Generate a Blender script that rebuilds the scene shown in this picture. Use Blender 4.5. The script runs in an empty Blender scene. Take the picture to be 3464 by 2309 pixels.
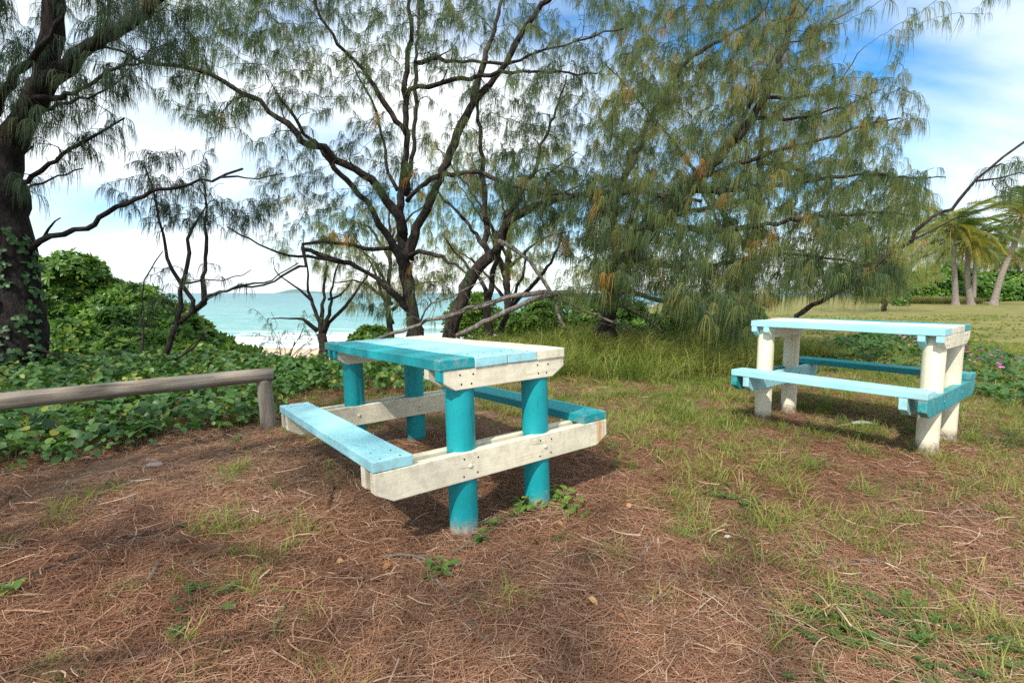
import bpy, bmesh, math, random
import numpy as np
from mathutils import Vector, Matrix, Euler

random.seed(11)
RNG = np.random.default_rng(20)
SC = bpy.context.scene
COL = SC.collection
R = math.radians

# ------------------------------------------------------------------ camera
FPX, CX, CY, HOR, CAMZ = 1715.1, 1732.0, 1154.5, 990.0, 1.0307
TH = math.atan((CY - HOR) / FPX)
cam_d = bpy.data.cameras.new('camera')
cam = bpy.data.objects.new('camera', cam_d)
COL.objects.link(cam)
cam.location = (0, 0, CAMZ)
cam.rotation_euler = (math.pi / 2 - TH, 0, 0)
cam_d.sensor_width = 36.0
cam_d.lens = FPX / 3464 * 36.0
cam_d.clip_start = 0.05
cam_d.clip_end = 20000
SC.camera = cam

# ------------------------------------------------------------------ light
SUN_EL = R(48)
TRAVEL = Vector((0.44, 0.90, 0)).normalized()          # horizontal direction the sunlight travels
SUN_ROT = math.atan2(-TRAVEL.x, -TRAVEL.y)
sun_d = bpy.data.lights.new('sun', 'SUN')
sun_d.energy = 2.5
sun_d.angle = R(0.9)
sun_d.color = (1.0, 0.93, 0.82)
sun = bpy.data.objects.new('sun', sun_d)
COL.objects.link(sun)
sun.location = (-6, -12, 15)
sun.rotation_euler = Vector((TRAVEL.x * math.cos(SUN_EL), TRAVEL.y * math.cos(SUN_EL), -math.sin(SUN_EL))).to_track_quat('-Z', 'Y').to_euler()

world = bpy.data.worlds.new('World')
SC.world = world
world.use_nodes = True


def build_world():
    nt = world.node_tree
    nt.nodes.clear()
    N, L = nt.nodes.new, nt.links.new
    out = N('ShaderNodeOutputWorld')
    bg = N('ShaderNodeBackground')
    bg.inputs['Strength'].default_value = 0.15
    sky = N('ShaderNodeTexSky')
    sky.sky_type = 'NISHITA'
    sky.sun_disc = False
    sky.sun_elevation = SUN_EL
    sky.sun_rotation = SUN_ROT
    sky.air_density = 1.0
    sky.dust_density = 0.15
    sky.ozone_density = 2.5
    tc = N('ShaderNodeTexCoord')
    sep = N('ShaderNodeSeparateXYZ')
    L(tc.outputs['Generated'], sep.inputs[0])
    add = N('ShaderNodeMath'); add.operation = 'ADD'; add.inputs[1].default_value = 0.42
    mx = N('ShaderNodeMath'); mx.operation = 'MAXIMUM'; mx.inputs[1].default_value = 0.0
    L(sep.outputs['Z'], mx.inputs[0]); L(mx.outputs[0], add.inputs[0])
    dx = N('ShaderNodeMath'); dx.operation = 'DIVIDE'
    dy = N('ShaderNodeMath'); dy.operation = 'DIVIDE'
    L(sep.outputs['X'], dx.inputs[0]); L(add.outputs[0], dx.inputs[1])
    L(sep.outputs['Y'], dy.inputs[0]); L(add.outputs[0], dy.inputs[1])
    cmb = N('ShaderNodeCombineXYZ')
    L(dx.outputs[0], cmb.inputs[0]); L(dy.outputs[0], cmb.inputs[1])
    mp = N('ShaderNodeMapping')
    mp.inputs['Location'].default_value = (9.05, 4.1, 0)
    mp.inputs['Rotation'].default_value = (0, 0, R(40))
    mp.inputs['Scale'].default_value = (0.75, 1.7, 1)
    L(cmb.outputs[0], mp.inputs[0])
    n1 = N('ShaderNodeTexNoise')
    n1.inputs['Scale'].default_value = 0.9
    n1.inputs['Detail'].default_value = 9
    n1.inputs['Roughness'].default_value = 0.52
    n1.inputs['Distortion'].default_value = 0.25
    L(mp.outputs[0], n1.inputs['Vector'])
    ramp = N('ShaderNodeValToRGB')
    ramp.color_ramp.elements[0].position = 0.34
    ramp.color_ramp.elements[0].color = (0, 0, 0, 1)
    ramp.color_ramp.elements[1].position = 0.56
    ramp.color_ramp.elements[1].color = (1, 1, 1, 1)
    L(n1.outputs['Fac'], ramp.inputs[0])
    # thin veil towards the horizon
    hz = N('ShaderNodeMapRange')
    hz.inputs['From Min'].default_value = 0.0
    hz.inputs['From Max'].default_value = 0.2
    hz.inputs['To Min'].default_value = 0.85
    hz.inputs['To Max'].default_value = 0.0
    L(sep.outputs['Z'], hz.inputs['Value'])
    mxx = N('ShaderNodeMath'); mxx.operation = 'MAXIMUM'
    L(ramp.outputs[0], mxx.inputs[0]); L(hz.outputs[0], mxx.inputs[1])
    # cloud brightness varies a little
    n2 = N('ShaderNodeTexNoise')
    n2.inputs['Scale'].default_value = 1.7
    n2.inputs['Detail'].default_value = 5
    L(mp.outputs[0], n2.inputs['Vector'])
    cr = N('ShaderNodeValToRGB')
    cr.color_ramp.elements[0].position = 0.3
    cr.color_ramp.elements[0].color = (2.7, 3.2, 3.5, 1)
    cr.color_ramp.elements[1].position = 0.62
    cr.color_ramp.elements[1].color = (4.3, 4.45, 4.5, 1)
    L(n2.outputs['Fac'], cr.inputs[0])
    hs = N('ShaderNodeHueSaturation')
    hs.inputs['Hue'].default_value = 0.497
    hs.inputs['Saturation'].default_value = 1.55
    hs.inputs['Value'].default_value = 0.60
    L(sky.outputs[0], hs.inputs['Color'])
    mix = N('ShaderNodeMix'); mix.data_type = 'RGBA'
    L(mxx.outputs[0], mix.inputs['Factor'])
    L(hs.outputs[0], mix.inputs['A'])
    L(cr.outputs[0], mix.inputs['B'])
    L(mix.outputs['Result'], bg.inputs['Color'])
    L(bg.outputs[0], out.inputs[0])


build_world()
SC.view_settings.view_transform = 'Standard'
SC.view_settings.look = 'None'
SC.view_settings.exposure = 1.22
SC.view_settings.gamma = 1.0
SC.view_settings.use_curve_mapping = False
SC.render.engine = 'CYCLES'
SC.cycles.use_denoising = False
SC.cycles.max_bounces = 4
SC.cycles.diffuse_bounces = 2
SC.cycles.transmission_bounces = 2
SC.cycles.transparent_max_bounces = 4

# ------------------------------------------------------------------ photo geometry -> world
def P(sx, sy, Y):
    """world point that the photograph pixel (sx, sy) shows at the distance Y ahead of the camera"""
    u = (sx - CX) / FPX
    v = (CY - sy) / FPX
    d = np.array([u, math.cos(TH) + v * math.sin(TH), -math.sin(TH) + v * math.cos(TH)])
    return np.array([0, 0, CAMZ]) + d * (Y / d[1])


def V(vx, vy, Y):
    return P(vx * 3464 / 2352, vy * 3464 / 2352, Y)


_HX = [-60, -20, -6, -2.6, -1.7, -1.0, 1.5, 5, 12, 25, 60]
_HY = [8, 7.5, 7.0, 6.3, 7.2, 10.5, 15, 24, 42, 80, 170]


def ground_z(x, y):
    x = np.asarray(x, float); y = np.asarray(y, float)
    base = np.clip(0.03 * (y - 3.0), -0.045, 0.06) * np.clip(1 - (y - 18) / 15, 0, 1)
    bump = 0.012 * np.sin(1.9 * x + 0.7 * y) * np.sin(1.3 * y - 0.4 * x + 1) + 0.007 * np.sin(4.3 * x + 1.1) * np.sin(5.1 * y + 0.5)
    s = np.maximum(0, y - np.interp(x, _HX, _HY))
    drop = np.interp(s, [0, 1, 3, 10, 23, 40, 90, 400], [0, -.06, -.35, -1.4, -2.25, -3.3, -6, -8])
    return base + bump + drop


def G(sx, sy):
    """world point on the ground seen at photograph pixel (sx, sy)"""
    z = 0.0
    for _ in range(12):
        u = (sx - CX) / FPX; v = (CY - sy) / FPX
        d = np.array([u, math.cos(TH) + v * math.sin(TH), -math.sin(TH) + v * math.cos(TH)])
        t = (z - CAMZ) / d[2]
        p = np.array([0, 0, CAMZ]) + d * t
        z = float(ground_z(p[0], p[1])) * 0.7 + z * 0.3
    p[2] = float(ground_z(p[0], p[1]))
    return p


def GV(vx, vy):
    return G(vx * 3464 / 2352, vy * 3464 / 2352)


# ------------------------------------------------------------------ small helpers
def tag(o, label=None, cat=None, group=None, kind=None):
    if label: o['label'] = label
    if cat: o['category'] = cat
    if group: o['group'] = group
    if kind: o['kind'] = kind
    return o


def empty(name, loc=(0, 0, 0), rot=(0, 0, 0)):
    o = bpy.data.objects.new(name, None)
    o.empty_display_size = 0.1
    o.location = loc
    o.rotation_euler = rot
    COL.objects.link(o)
    return o


def mesh_np(name, verts, faces, mat=None, smooth=False, attrs=None):
    """faces: list of (n,k) int arrays"""
    me = bpy.data.meshes.new(name)
    verts = np.asarray(verts, np.float32).reshape(-1, 3)
    if not isinstance(faces, (list, tuple)):
        faces = [faces]
    faces = [np.asarray(f, np.int32) for f in faces if len(f)]
    me.vertices.add(len(verts))
    me.vertices.foreach_set('co', verts.ravel())
    if faces:
        loops = np.concatenate([f.ravel() for f in faces])
        tot = np.concatenate([np.full(len(f), f.shape[1], np.int32) for f in faces])
        start = np.concatenate([[0], np.cumsum(tot)[:-1]]).astype(np.int32)
        me.loops.add(len(loops))
        me.loops.foreach_set('vertex_index', loops)
        me.polygons.add(len(tot))
        me.polygons.foreach_set('loop_start', start)
        me.polygons.foreach_set('loop_total', tot)
        if smooth:
            me.polygons.foreach_set('use_smooth', np.ones(len(tot), bool))
    for k, a in (attrs or {}).items():
        at = me.attributes.new(k, 'FLOAT', 'POINT')
        at.data.foreach_set('value', np.asarray(a, np.float32))
    me.update(calc_edges=True)
    if mat:
        me.materials.append(mat)
    return me


def link(name, me, parent=None, mat=None):
    o = bpy.data.objects.new(name, me)
    COL.objects.link(o)
    if parent is not None:
        o.parent = parent
    if mat is not None and not me.materials:
        me.materials.append(mat)
    return o


def tube(pts, rad, n=8, cap=True, rough=0.0, twist=0.0):
    """one tapered tube along a polyline -> verts, quads, tris"""
    pts = np.asarray(pts, float); rad = np.asarray(rad, float)
    k = len(pts)
    t = np.gradient(pts, axis=0)
    t /= np.linalg.norm(t, axis=1)[:, None] + 1e-9
    ref = np.array([0.31, 0.17, 0.93])
    if abs(np.mean(t @ ref)) > 0.8:
        ref = np.array([0.9, 0.3, 0.1])
    a = np.cross(t, ref); a /= np.linalg.norm(a, axis=1)[:, None] + 1e-9
    b = np.cross(t, a)
    ang = np.linspace(0, 2 * math.pi, n, endpoint=False)
    r = rad[:, None] * np.ones((1, n))
    if rough:
        r = r * (1 + rough * RNG.normal(size=(k, n)))
    v = pts[:, None, :] + r[:, :, None] * (np.cos(ang)[None, :, None] * a[:, None, :] + np.sin(ang)[None, :, None] * b[:, None, :])
    v = v.reshape(-1, 3)
    i = np.arange(k - 1)[:, None] * n + np.arange(n)[None, :]
    j = np.arange(k - 1)[:, None] * n + (np.arange(n)[None, :] + 1) % n
    q = np.stack([i, j, j + n, i + n], -1).reshape(-1, 4)
    tr = np.zeros((0, 3), int)
    if cap:
        v = np.vstack([v, pts[:1], pts[-1:]])
        c0, c1 = k * n, k * n + 1
        ii = np.arange(n); jj = (ii + 1) % n
        tr = np.vstack([np.stack([jj, ii, np.full(n, c0)], -1), np.stack([ii + (k - 1) * n, jj + (k - 1) * n, np.full(n, c1)], -1)])
    return v, q, tr


def tubes_mesh(name, items, n=6, mat=None, rough=0.0):
    vs, qs, ts, off = [], [], [], 0
    for it in items:
        v, q, t = tube(it[0], it[1], n, True, rough)
        vs.append(v); qs.append(q + off); ts.append(t + off); off += len(v)
    return mesh_np(name, np.vstack(vs), [np.vstack(qs), np.vstack(ts)], mat, True)


def catmull(pts, step=0.12):
    pts = np.asarray(pts, float)
    if len(pts) < 3:
        n = max(2, int(np.linalg.norm(pts[1] - pts[0]) / step) + 1)
        return pts[0] + (pts[1] - pts[0]) * np.linspace(0, 1, n)[:, None]
    q = np.vstack([2 * pts[0] - pts[1], pts, 2 * pts[-1] - pts[-2]])
    out = []
    for i in range(len(pts) - 1):
        p0, p1, p2, p3 = q[i:i + 4]
        n = max(1, int(np.linalg.norm(p2 - p1) / step))
        t = np.linspace(0, 1, n, endpoint=False)[:, None]
        out.append(0.5 * (2 * p1 + (p2 - p0) * t + (2 * p0 - 5 * p1 + 4 * p2 - p3) * t ** 2 + (3 * p1 - p0 - 3 * p2 + p3) * t ** 3))
    out.append(pts[-1:])
    return np.vstack(out)


def in_poly(x, y, poly):
    poly = np.asarray(poly, float)
    x = np.asarray(x, float); y = np.asarray(y, float)
    ins = np.zeros(x.shape, bool)
    j = len(poly) - 1
    for i in range(len(poly)):
        xi, yi = poly[i]; xj, yj = poly[j]
        c = ((yi > y) != (yj > y)) & (x < (xj - xi) * (y - yi) / (yj - yi + 1e-12) + xi)
        ins ^= c
        j = i
    return ins


def sample_poly(poly, n):
    poly = np.asarray(poly, float)
    lo, hi = poly.min(0), poly.max(0)
    out = np.zeros((0, 2))
    while len(out) < n:
        p = lo + RNG.random((n * 2, 2)) * (hi - lo)
        out = np.vstack([out, p[in_poly(p[:, 0], p[:, 1], poly)]])
    return out[:n]


def vnoise(x, y, s, seed=0):
    """cheap smooth value noise, 0..1"""
    x = np.asarray(x, float) * s + seed * 17.31; y = np.asarray(y, float) * s + seed * 9.17
    xi = np.floor(x); yi = np.floor(y); fx = x - xi; fy = y - yi
    fx = fx * fx * (3 - 2 * fx); fy = fy * fy * (3 - 2 * fy)
    h = lambda a, b: np.modf(np.abs(np.sin(a * 127.1 + b * 311.7 + seed) * 43758.5453))[0]
    return (h(xi, yi) * (1 - fx) + h(xi + 1, yi) * fx) * (1 - fy) + (h(xi, yi + 1) * (1 - fx) + h(xi + 1, yi + 1) * fx) * fy


# ------------------------------------------------------------------ scattering (stuff only)
_KEEP = []


def scatter(name, variants, pos, rot, scl, tint, parent=None):
    """one object whose leaf-sized pieces are instanced by geometry nodes"""
    pos = np.asarray(pos, np.float32); n = len(pos)
    me = bpy.data.meshes.new(name)
    me.vertices.add(n)
    me.vertices.foreach_set('co', pos.ravel())
    for k, t, a in (('rot', 'FLOAT_VECTOR', rot), ('scl', 'FLOAT', scl), ('tint', 'FLOAT', tint)):
        at = me.attributes.new(k, t, 'POINT')
        at.data.foreach_set('vector' if t == 'FLOAT_VECTOR' else 'value', np.asarray(a, np.float32).ravel())
    at = me.attributes.new('vid', 'INT', 'POINT')
    at.data.foreach_set('value', RNG.integers(0, len(variants), n).astype(np.int32))
    me.update()
    o = link(name, me, parent)
    ng = bpy.data.node_groups.new(name + '_scatter', 'GeometryNodeTree')
    ng.interface.new_socket('Geometry', in_out='INPUT', socket_type='NodeSocketGeometry')
    ng.interface.new_socket('Geometry', in_out='OUTPUT', socket_type='NodeSocketGeometry')
    N, L = ng.nodes.new, ng.links.new
    gi, go = N('NodeGroupInput'), N('NodeGroupOutput')
    iop = N('GeometryNodeInstanceOnPoints')
    col = bpy.data.collections.new(name + '_pieces')
    for i, m in enumerate(variants):
        vo = bpy.data.objects.new('%s_%02d' % (name, i), m)
        col.objects.link(vo)
    _KEEP.append(col)
    ci = N('GeometryNodeCollectionInfo')
    ci.inputs['Collection'].default_value = col
    ci.inputs['Separate Children'].default_value = True
    ci.inputs['Reset Children'].default_value = True
    m2p = N('GeometryNodeMeshToPoints')
    L(gi.outputs[0], m2p.inputs['Mesh'])
    L(m2p.outputs[0], iop.inputs['Points'])
    L(ci.outputs[0], iop.inputs['Instance'])
    iop.inputs['Pick Instance'].default_value = True

    def attr(k, dt):
        a = N('GeometryNodeInputNamedAttribute'); a.data_type = dt
        a.inputs['Name'].default_value = k
        return a.outputs['Attribute']
    L(attr('vid', 'INT'), iop.inputs['Instance Index'])
    e2r = N('FunctionNodeEulerToRotation')
    L(attr('rot', 'FLOAT_VECTOR'), e2r.inputs[0])
    L(e2r.outputs[0], iop.inputs['Rotation'])
    L(attr('scl', 'FLOAT'), iop.inputs['Scale'])
    L(iop.outputs[0], go.inputs[0])
    md = o.modifiers.new('scatter', 'NODES')
    md.node_group = ng
    o['kind'] = 'stuff'
    return o


def lean_eulers(yaw, tilt_axis_yaw, tilt):
    out = np.zeros((len(yaw), 3), np.float32)
    for i in range(len(yaw)):
        ax = Vector((-math.sin(tilt_axis_yaw[i]), math.cos(tilt_axis_yaw[i]), 0))
        m = Matrix.Rotation(tilt[i], 3, ax) @ Matrix.Rotation(yaw[i], 3, 'Z')
        out[i] = m.to_euler()
    return out


# ------------------------------------------------------------------ materials
class Mat:
    def __init__(self, name):
        self.m = bpy.data.materials.new(name)
        self.m.use_nodes = True
        self.nt = self.m.node_tree
        self.nt.nodes.clear()
        self.out = self.N('ShaderNodeOutputMaterial')
        self.b = self.N('ShaderNodeBsdfPrincipled')
        self.L(self.b.outputs[0], self.out.inputs[0])

    def N(self, t, **kw):
        n = self.nt.nodes.new(t)
        for k, v in kw.items():
            setattr(n, k, v)
        return n

    def L(self, a, b):
        self.nt.links.new(a, b)

    def coord(self, kind='Object', scale=(1, 1, 1), rot=(0, 0, 0)):
        t = self.N('ShaderNodeTexCoord')
        m = self.N('ShaderNodeMapping')
        m.inputs['Scale'].default_value = scale
        m.inputs['Rotation'].default_value = rot
        self.L(t.outputs[kind], m.inputs[0])
        return m.outputs[0]

    def world(self, scale=(1, 1, 1)):
        t = self.N('ShaderNodeNewGeometry')
        m = self.N('ShaderNodeMapping')
        m.inputs['Scale'].default_value = scale
        self.L(t.outputs['Position'], m.inputs[0])
        return m.outputs[0]

    def noise(self, vec, scale, detail=4, rough=0.55, dist=0.0):
        n = self.N('ShaderNodeTexNoise')
        n.inputs['Scale'].default_value = scale
        n.inputs['Detail'].default_value = detail
        n.inputs['Roughness'].default_value = rough
        n.inputs['Distortion'].default_value = dist
        self.L(vec, n.inputs['Vector'])
        return n.outputs['Fac']

    def ramp(self, fac, stops, interp='LINEAR'):
        r = self.N('ShaderNodeValToRGB')
        cr = r.color_ramp
        cr.interpolation = interp
        while len(cr.elements) < len(stops):
            cr.elements.new(0.5)
        for e, (p, c) in zip(cr.elements, stops):
            e.position = p
            e.color = (c[0], c[1], c[2], 1) if isinstance(c, (tuple, list)) else (c, c, c, 1)
        self.L(fac, r.inputs[0])
        return r.outputs[0]

    def val(self, x):
        n = self.N('ShaderNodeValue'); n.outputs[0].default_value = x
        return n.outputs[0]

    def rgb(self, c):
        n = self.N('ShaderNodeRGB'); n.outputs[0].default_value = (c[0], c[1], c[2], 1)
        return n.outputs[0]

    def mix(self, fac, a, b, mode='MIX'):
        n = self.N('ShaderNodeMix', data_type='RGBA', blend_type=mode)
        for s, x in (('Factor', fac), ('A', a), ('B', b)):
            inp = n.inputs[s] if s == 'Factor' else [i for i in n.inputs if i.name == s and i.type == 'RGBA'][0]
            if isinstance(x, (int, float)):
                inp.default_value = x if s == 'Factor' else (x, x, x, 1)
            elif isinstance(x, (tuple, list)):
                inp.default_value = (x[0], x[1], x[2], 1)
            else:
                self.L(x, inp)
        return [o for o in n.outputs if o.type == 'RGBA'][0]

    def math(self, op, a, b=0.0, clamp=False):
        n = self.N('ShaderNodeMath', operation=op, use_clamp=clamp)
        for i, x in enumerate((a, b)):
            if isinstance(x, (int, float)):
                n.inputs[i].default_value = x
            else:
                self.L(x, n.inputs[i])
        return n.outputs[0]

    def sep(self, vec):
        s = self.N('ShaderNodeSeparateXYZ'); self.L(vec, s.inputs[0])
        return s.outputs

    def attr(self, name, kind='GEOMETRY'):
        a = self.N('ShaderNodeAttribute', attribute_name=name, attribute_type=kind)
        return a.outputs['Fac']

    def bump(self, h, strength=0.3, dist=0.01):
        b = self.N('ShaderNodeBump')
        b.inputs['Strength'].default_value = strength
        b.inputs['Distance'].default_value = dist
        self.L(h, b.inputs['Height'])
        self.L(b.outputs[0], self.b.inputs['Normal'])

    def set(self, color=None, rough=None, spec=None):
        if color is not None:
            if isinstance(color, tuple):
                self.b.inputs['Base Color'].default_value = (*color, 1)
            else:
                self.L(color, self.b.inputs['Base Color'])
        if rough is not None:
            if isinstance(rough, (int, float)):
                self.b.inputs['Roughness'].default_value = rough
            else:
                self.L(rough, self.b.inputs['Roughness'])
        if spec is not None:
            self.b.inputs['Specular IOR Level'].default_value = spec
        return self

    def leafy(self, color, amount=0.35, tcol=None):
        """let light through a leaf"""
        tr = self.N('ShaderNodeBsdfTranslucent')
        self.L(tcol if tcol is not None else color, tr.inputs['Color'])
        ms = self.N('ShaderNodeMixShader')
        ms.inputs[0].default_value = amount
        self.L(self.b.outputs[0], ms.inputs[1])
        self.L(tr.outputs[0], ms.inputs[2])
        self.L(ms.outputs[0], self.out.inputs[0])


def leaf_mat(name, stops, transl=0.35, rough=0.55, spec=0.3, wi=0.65, bright=1.5):
    m = Mat(name)
    t = m.math('ADD', m.math('MULTIPLY', m.attr('tint', 'INSTANCER'), wi), m.math('MULTIPLY', m.attr('hue'), 1 - wi))
    c = m.ramp(t, stops)
    m.set(c, rough, spec)
    tc = m.mix(1.0, c, (bright, bright * 1.02, bright * 0.55), 'MULTIPLY')
    m.leafy(c, transl, tc)
    return m.m


def bark_mat(name, dark, light, scale=1.0, lich=(0.22, 0.22, 0.2)):
    m = Mat(name)
    v = m.coord('Object', (1, 1, 0.35))
    n1 = m.noise(v, 26 * scale, 6, 0.65, 0.4)
    n2 = m.noise(m.coord('Object'), 5 * scale, 4, 0.6)
    c = m.ramp(n1, [(0.32, dark), (0.68, light)])
    c = m.mix(m.ramp(n2, [(0.56, 0.0), (0.72, 0.75)]), c, lich)
    m.set(c, 0.9, 0.15)
    m.bump(n1, 1.0, 0.035)
    return m.m


def paint_mat(name, col, grain_axis='Y', dirt=0.22, foot=False, rust=False, edge=None):
    m = Mat(name)
    o = m.coord('Object')
    sc = {'Y': (60, 3, 60), 'X': (3, 60, 60), 'Z': (60, 60, 3)}[grain_axis]
    g = m.noise(m.coord('Object', sc), 1.0, 5, 0.6, 0.3)
    big = m.noise(o, 3.2, 5, 0.6)
    fine = m.noise(o, 45, 3, 0.6)
    dark = tuple(c * 0.80 for c in col)
    lite = tuple(min(0.86, c * 1.06 + 0.012) for c in col)
    c = m.ramp(big, [(0.3, dark), (0.55, col), (0.75, lite)])
    c = m.mix(m.ramp(g, [(0.60, 0.0), (0.80, 0.35)]), c, tuple(x * 0.62 for x in col))
    # worn, rubbed arrises and drying cracks
    gm = m.N('ShaderNodeNewGeometry')
    wear = m.math('MULTIPLY', m.ramp(gm.outputs['Pointiness'], [(0.53, 0.0), (0.60, 1.0)]), m.ramp(m.noise(o, 22, 5, 0.7), [(0.46, 0.0), (0.60, 0.8)]))
    c = m.mix(wear, c, (0.36, 0.31, 0.25))
    sc2 = {'Y': (26, 0.7, 26), 'X': (0.7, 26, 26), 'Z': (26, 26, 0.7)}[grain_axis]
    cr = m.noise(m.coord('Object', sc2), 1.0, 3, 0.5, 0.6)
    crk = m.math('MULTIPLY', m.ramp(cr, [(0.485, 0.0), (0.498, 1.0), (0.511, 0.0)]), m.ramp(m.noise(o, 4.1, 2, 0.5), [(0.52, 0.0), (0.60, 0.75)]))
    c = m.mix(crk, c, tuple(x * 0.30 for x in col))
    stn = m.ramp(m.noise(m.coord('Object', (7, 7, 2.5)), 1.0, 5, 0.65), [(0.58, 0.0), (0.78, 0.14)])
    c = m.mix(stn, c, tuple(x * 0.55 + 0.02 for x in col))
    # small chips and dirt specks
    sp = m.ramp(fine, [(0.70, 0.0), (0.78, dirt)])
    c = m.mix(sp, c, (0.10, 0.085, 0.07))
    if edge is not None:
        xyz = m.sep(o)
        k = m.math('MULTIPLY', m.ramp(m.math('MULTIPLY', xyz[0], -1.0), [(edge[0], 0.0), (edge[0] + .006, 1.0)]), 1.0)
        c = m.mix(k, c, edge[1])
    if foot:
        xyz = m.sep(o)
        zz = m.math('ADD', xyz[2], m.math('MULTIPLY', m.noise(o, 18, 5, 0.7), -0.20))
        k = m.ramp(zz, [(0.0, 1.0), (0.035, 0.0)])
        # map z range: chips only in the lowest hand's breadth
        n3 = m.noise(m.coord('Object', (1, 1, 1.7)), 30, 4, 0.65)
        k2 = m.math('MULTIPLY', m.ramp(n3, [(0.58, 0.0), (0.62, 1.0)]), m.ramp(xyz[2], [(0.01, 1.0), (0.10, 0.0)]))
        kk = m.math('MAXIMUM', m.math('MULTIPLY', k, m.ramp(xyz[2], [(0.0, 1.0), (0.05, 0.0)])), k2)
        c = m.mix(kk, c, m.ramp(fine, [(0.35, (0.16, 0.12, 0.09)), (0.65, (0.42, 0.36, 0.29))]))
        spl = m.math('MULTIPLY', m.ramp(m.noise(o, 9, 5, .7), [(0.50, 0.0), (0.75, 0.35)]), m.ramp(xyz[2], [(0.0, 1.0), (0.10, 0.0)]))
        c = m.mix(spl, c, (0.30, 0.22, 0.15))
    if rust:
        xyz = m.sep(o)
        st = m.noise(m.coord('Object', (55, 20, 4)), 1.0, 3, 0.6)
        k = m.math('MULTIPLY', m.ramp(st, [(0.40, 0.0), (0.55, 1.0)]), m.ramp(xyz[0], [(0.555, 0.0), (0.575, 1.0), (0.61, 0.9), (0.63, 0.15)]))
        c = m.mix(m.math('MULTIPLY', k, 0.9), c, m.ramp(fine, [(0.3, (0.50, 0.19, 0.03)), (0.7, (0.66, 0.36, 0.12))]))
    m.set(c, m.ramp(big, [(0.3, 0.42), (0.7, 0.6)]), 0.4)
    m.bump(m.math('ADD', m.math('MULTIPLY', g, 0.7), m.math('MULTIPLY', fine, 0.4)), 0.35, 0.004)
    return m.m


TEAL = (0.003, 0.30, 0.335)
BLUE = (0.34, 0.70, 0.77)
CREAM = (0.80, 0.74, 0.56)
M = {}
M['teal_y'] = paint_mat('teal paint lengthwise', TEAL, 'Y')
M['teal_x'] = paint_mat('teal paint crosswise', TEAL, 'X')
M['teal_leg'] = paint_mat('teal paint leg', TEAL, 'Z', foot=True)
M['blue_y'] = paint_mat('light blue paint lengthwise', BLUE, 'Y')
M['blue_x'] = paint_mat('light blue paint crosswise', BLUE, 'X')
M['cream_y'] = paint_mat('cream paint lengthwise', CREAM, 'Y')
M['cream_x'] = paint_mat('cream paint crosswise', CREAM, 'X')
M['cream_edge'] = paint_mat('cream paint with teal ends', CREAM, 'X', edge=(0.322, TEAL))
M['cream_blue_edge'] = paint_mat('cream paint with light blue ends', CREAM, 'X', edge=(0.318, BLUE))
M['cream_rust'] = paint_mat('cream paint rust streaked', CREAM, 'X', rust=True)
M['cream_leg'] = paint_mat('cream paint leg', CREAM, 'Z', foot=True)
M['screw'] = Mat('dark screw').set((0.035, 0.03, 0.025), 0.6).m


def weathered_wood():
    m = Mat('weathered grey log')
    v = m.coord('Object', (2.2, 34, 34))
    g = m.noise(v, 1.0, 6, 0.65, 0.8)
    o = m.coord('Object')
    big = m.noise(o, 3, 4, 0.6)
    c = m.ramp(g, [(0.3, (0.10, 0.075, 0.055)), (0.5, (0.24, 0.20, 0.16)), (0.72, (0.38, 0.345, 0.29))])
    c = m.mix(m.ramp(big, [(0.45, 0.0), (0.7, 0.55)]), c, (0.24, 0.23, 0.20))
    vo = m.N('ShaderNodeTexVoronoi'); vo.inputs['Scale'].default_value = 1.0
    m.L(m.coord('Object', (3.1, 7, 7)), vo.inputs['Vector'])
    c = m.mix(m.ramp(vo.outputs['Distance'], [(0.10, 0.85), (0.17, 0.0)]), c, (0.26, 0.10, 0.045))
    m.set(c, 0.85, 0.2)
    m.bump(g, 0.8, 0.01)
    return m.m


M['log'] = weathered_wood()
M['bark'] = bark_mat('casuarina bark', (0.016, 0.013, 0.011), (0.078, 0.064, 0.055), lich=(0.13, 0.125, 0.11))
M['bark_dark'] = bark_mat('dark casuarina bark', (0.009, 0.008, 0.008), (0.042, 0.034, 0.031), lich=(0.05, 0.046, 0.042))
M['bark_grey'] = bark_mat('grey bark', (0.07, 0.06, 0.05), (0.26, 0.23, 0.20), lich=(0.36, 0.35, 0.32))
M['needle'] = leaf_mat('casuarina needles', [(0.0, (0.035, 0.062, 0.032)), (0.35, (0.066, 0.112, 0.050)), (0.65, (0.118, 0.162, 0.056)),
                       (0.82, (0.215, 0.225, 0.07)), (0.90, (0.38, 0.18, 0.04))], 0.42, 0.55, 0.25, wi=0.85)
M['needle_dark'] = leaf_mat('shaded casuarina needles', [(0.0, (0.020, 0.042, 0.030)), (0.5, (0.045, 0.075, 0.042)), (0.82, (0.09, 0.105, 0.05)), (0.90, (0.24, 0.12, 0.03))], 0.35, 0.6, 0.2, wi=0.85)  # darker copy of the needles, with shade put into the colour
M['needle_lit'] = leaf_mat('sunlit casuarina needles', [(0.0, (0.09, 0.12, 0.04)), (0.5, (0.165, 0.205, 0.06)), (0.82, (0.28, 0.28, 0.09)), (0.90, (0.42, 0.21, 0.05))], 0.4, 0.55, 0.25, wi=0.85)  # brighter copy of the needles, with sunlight put into the colour
M['broad'] = leaf_mat('glossy shrub leaves', [(0.0, (0.035, 0.085, 0.018)), (0.5, (0.085, 0.19, 0.030)), (0.85, (0.17, 0.30, 0.045)), (1.0, (0.30, 0.36, 0.06))], 0.35, 0.4, 0.4)
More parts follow.
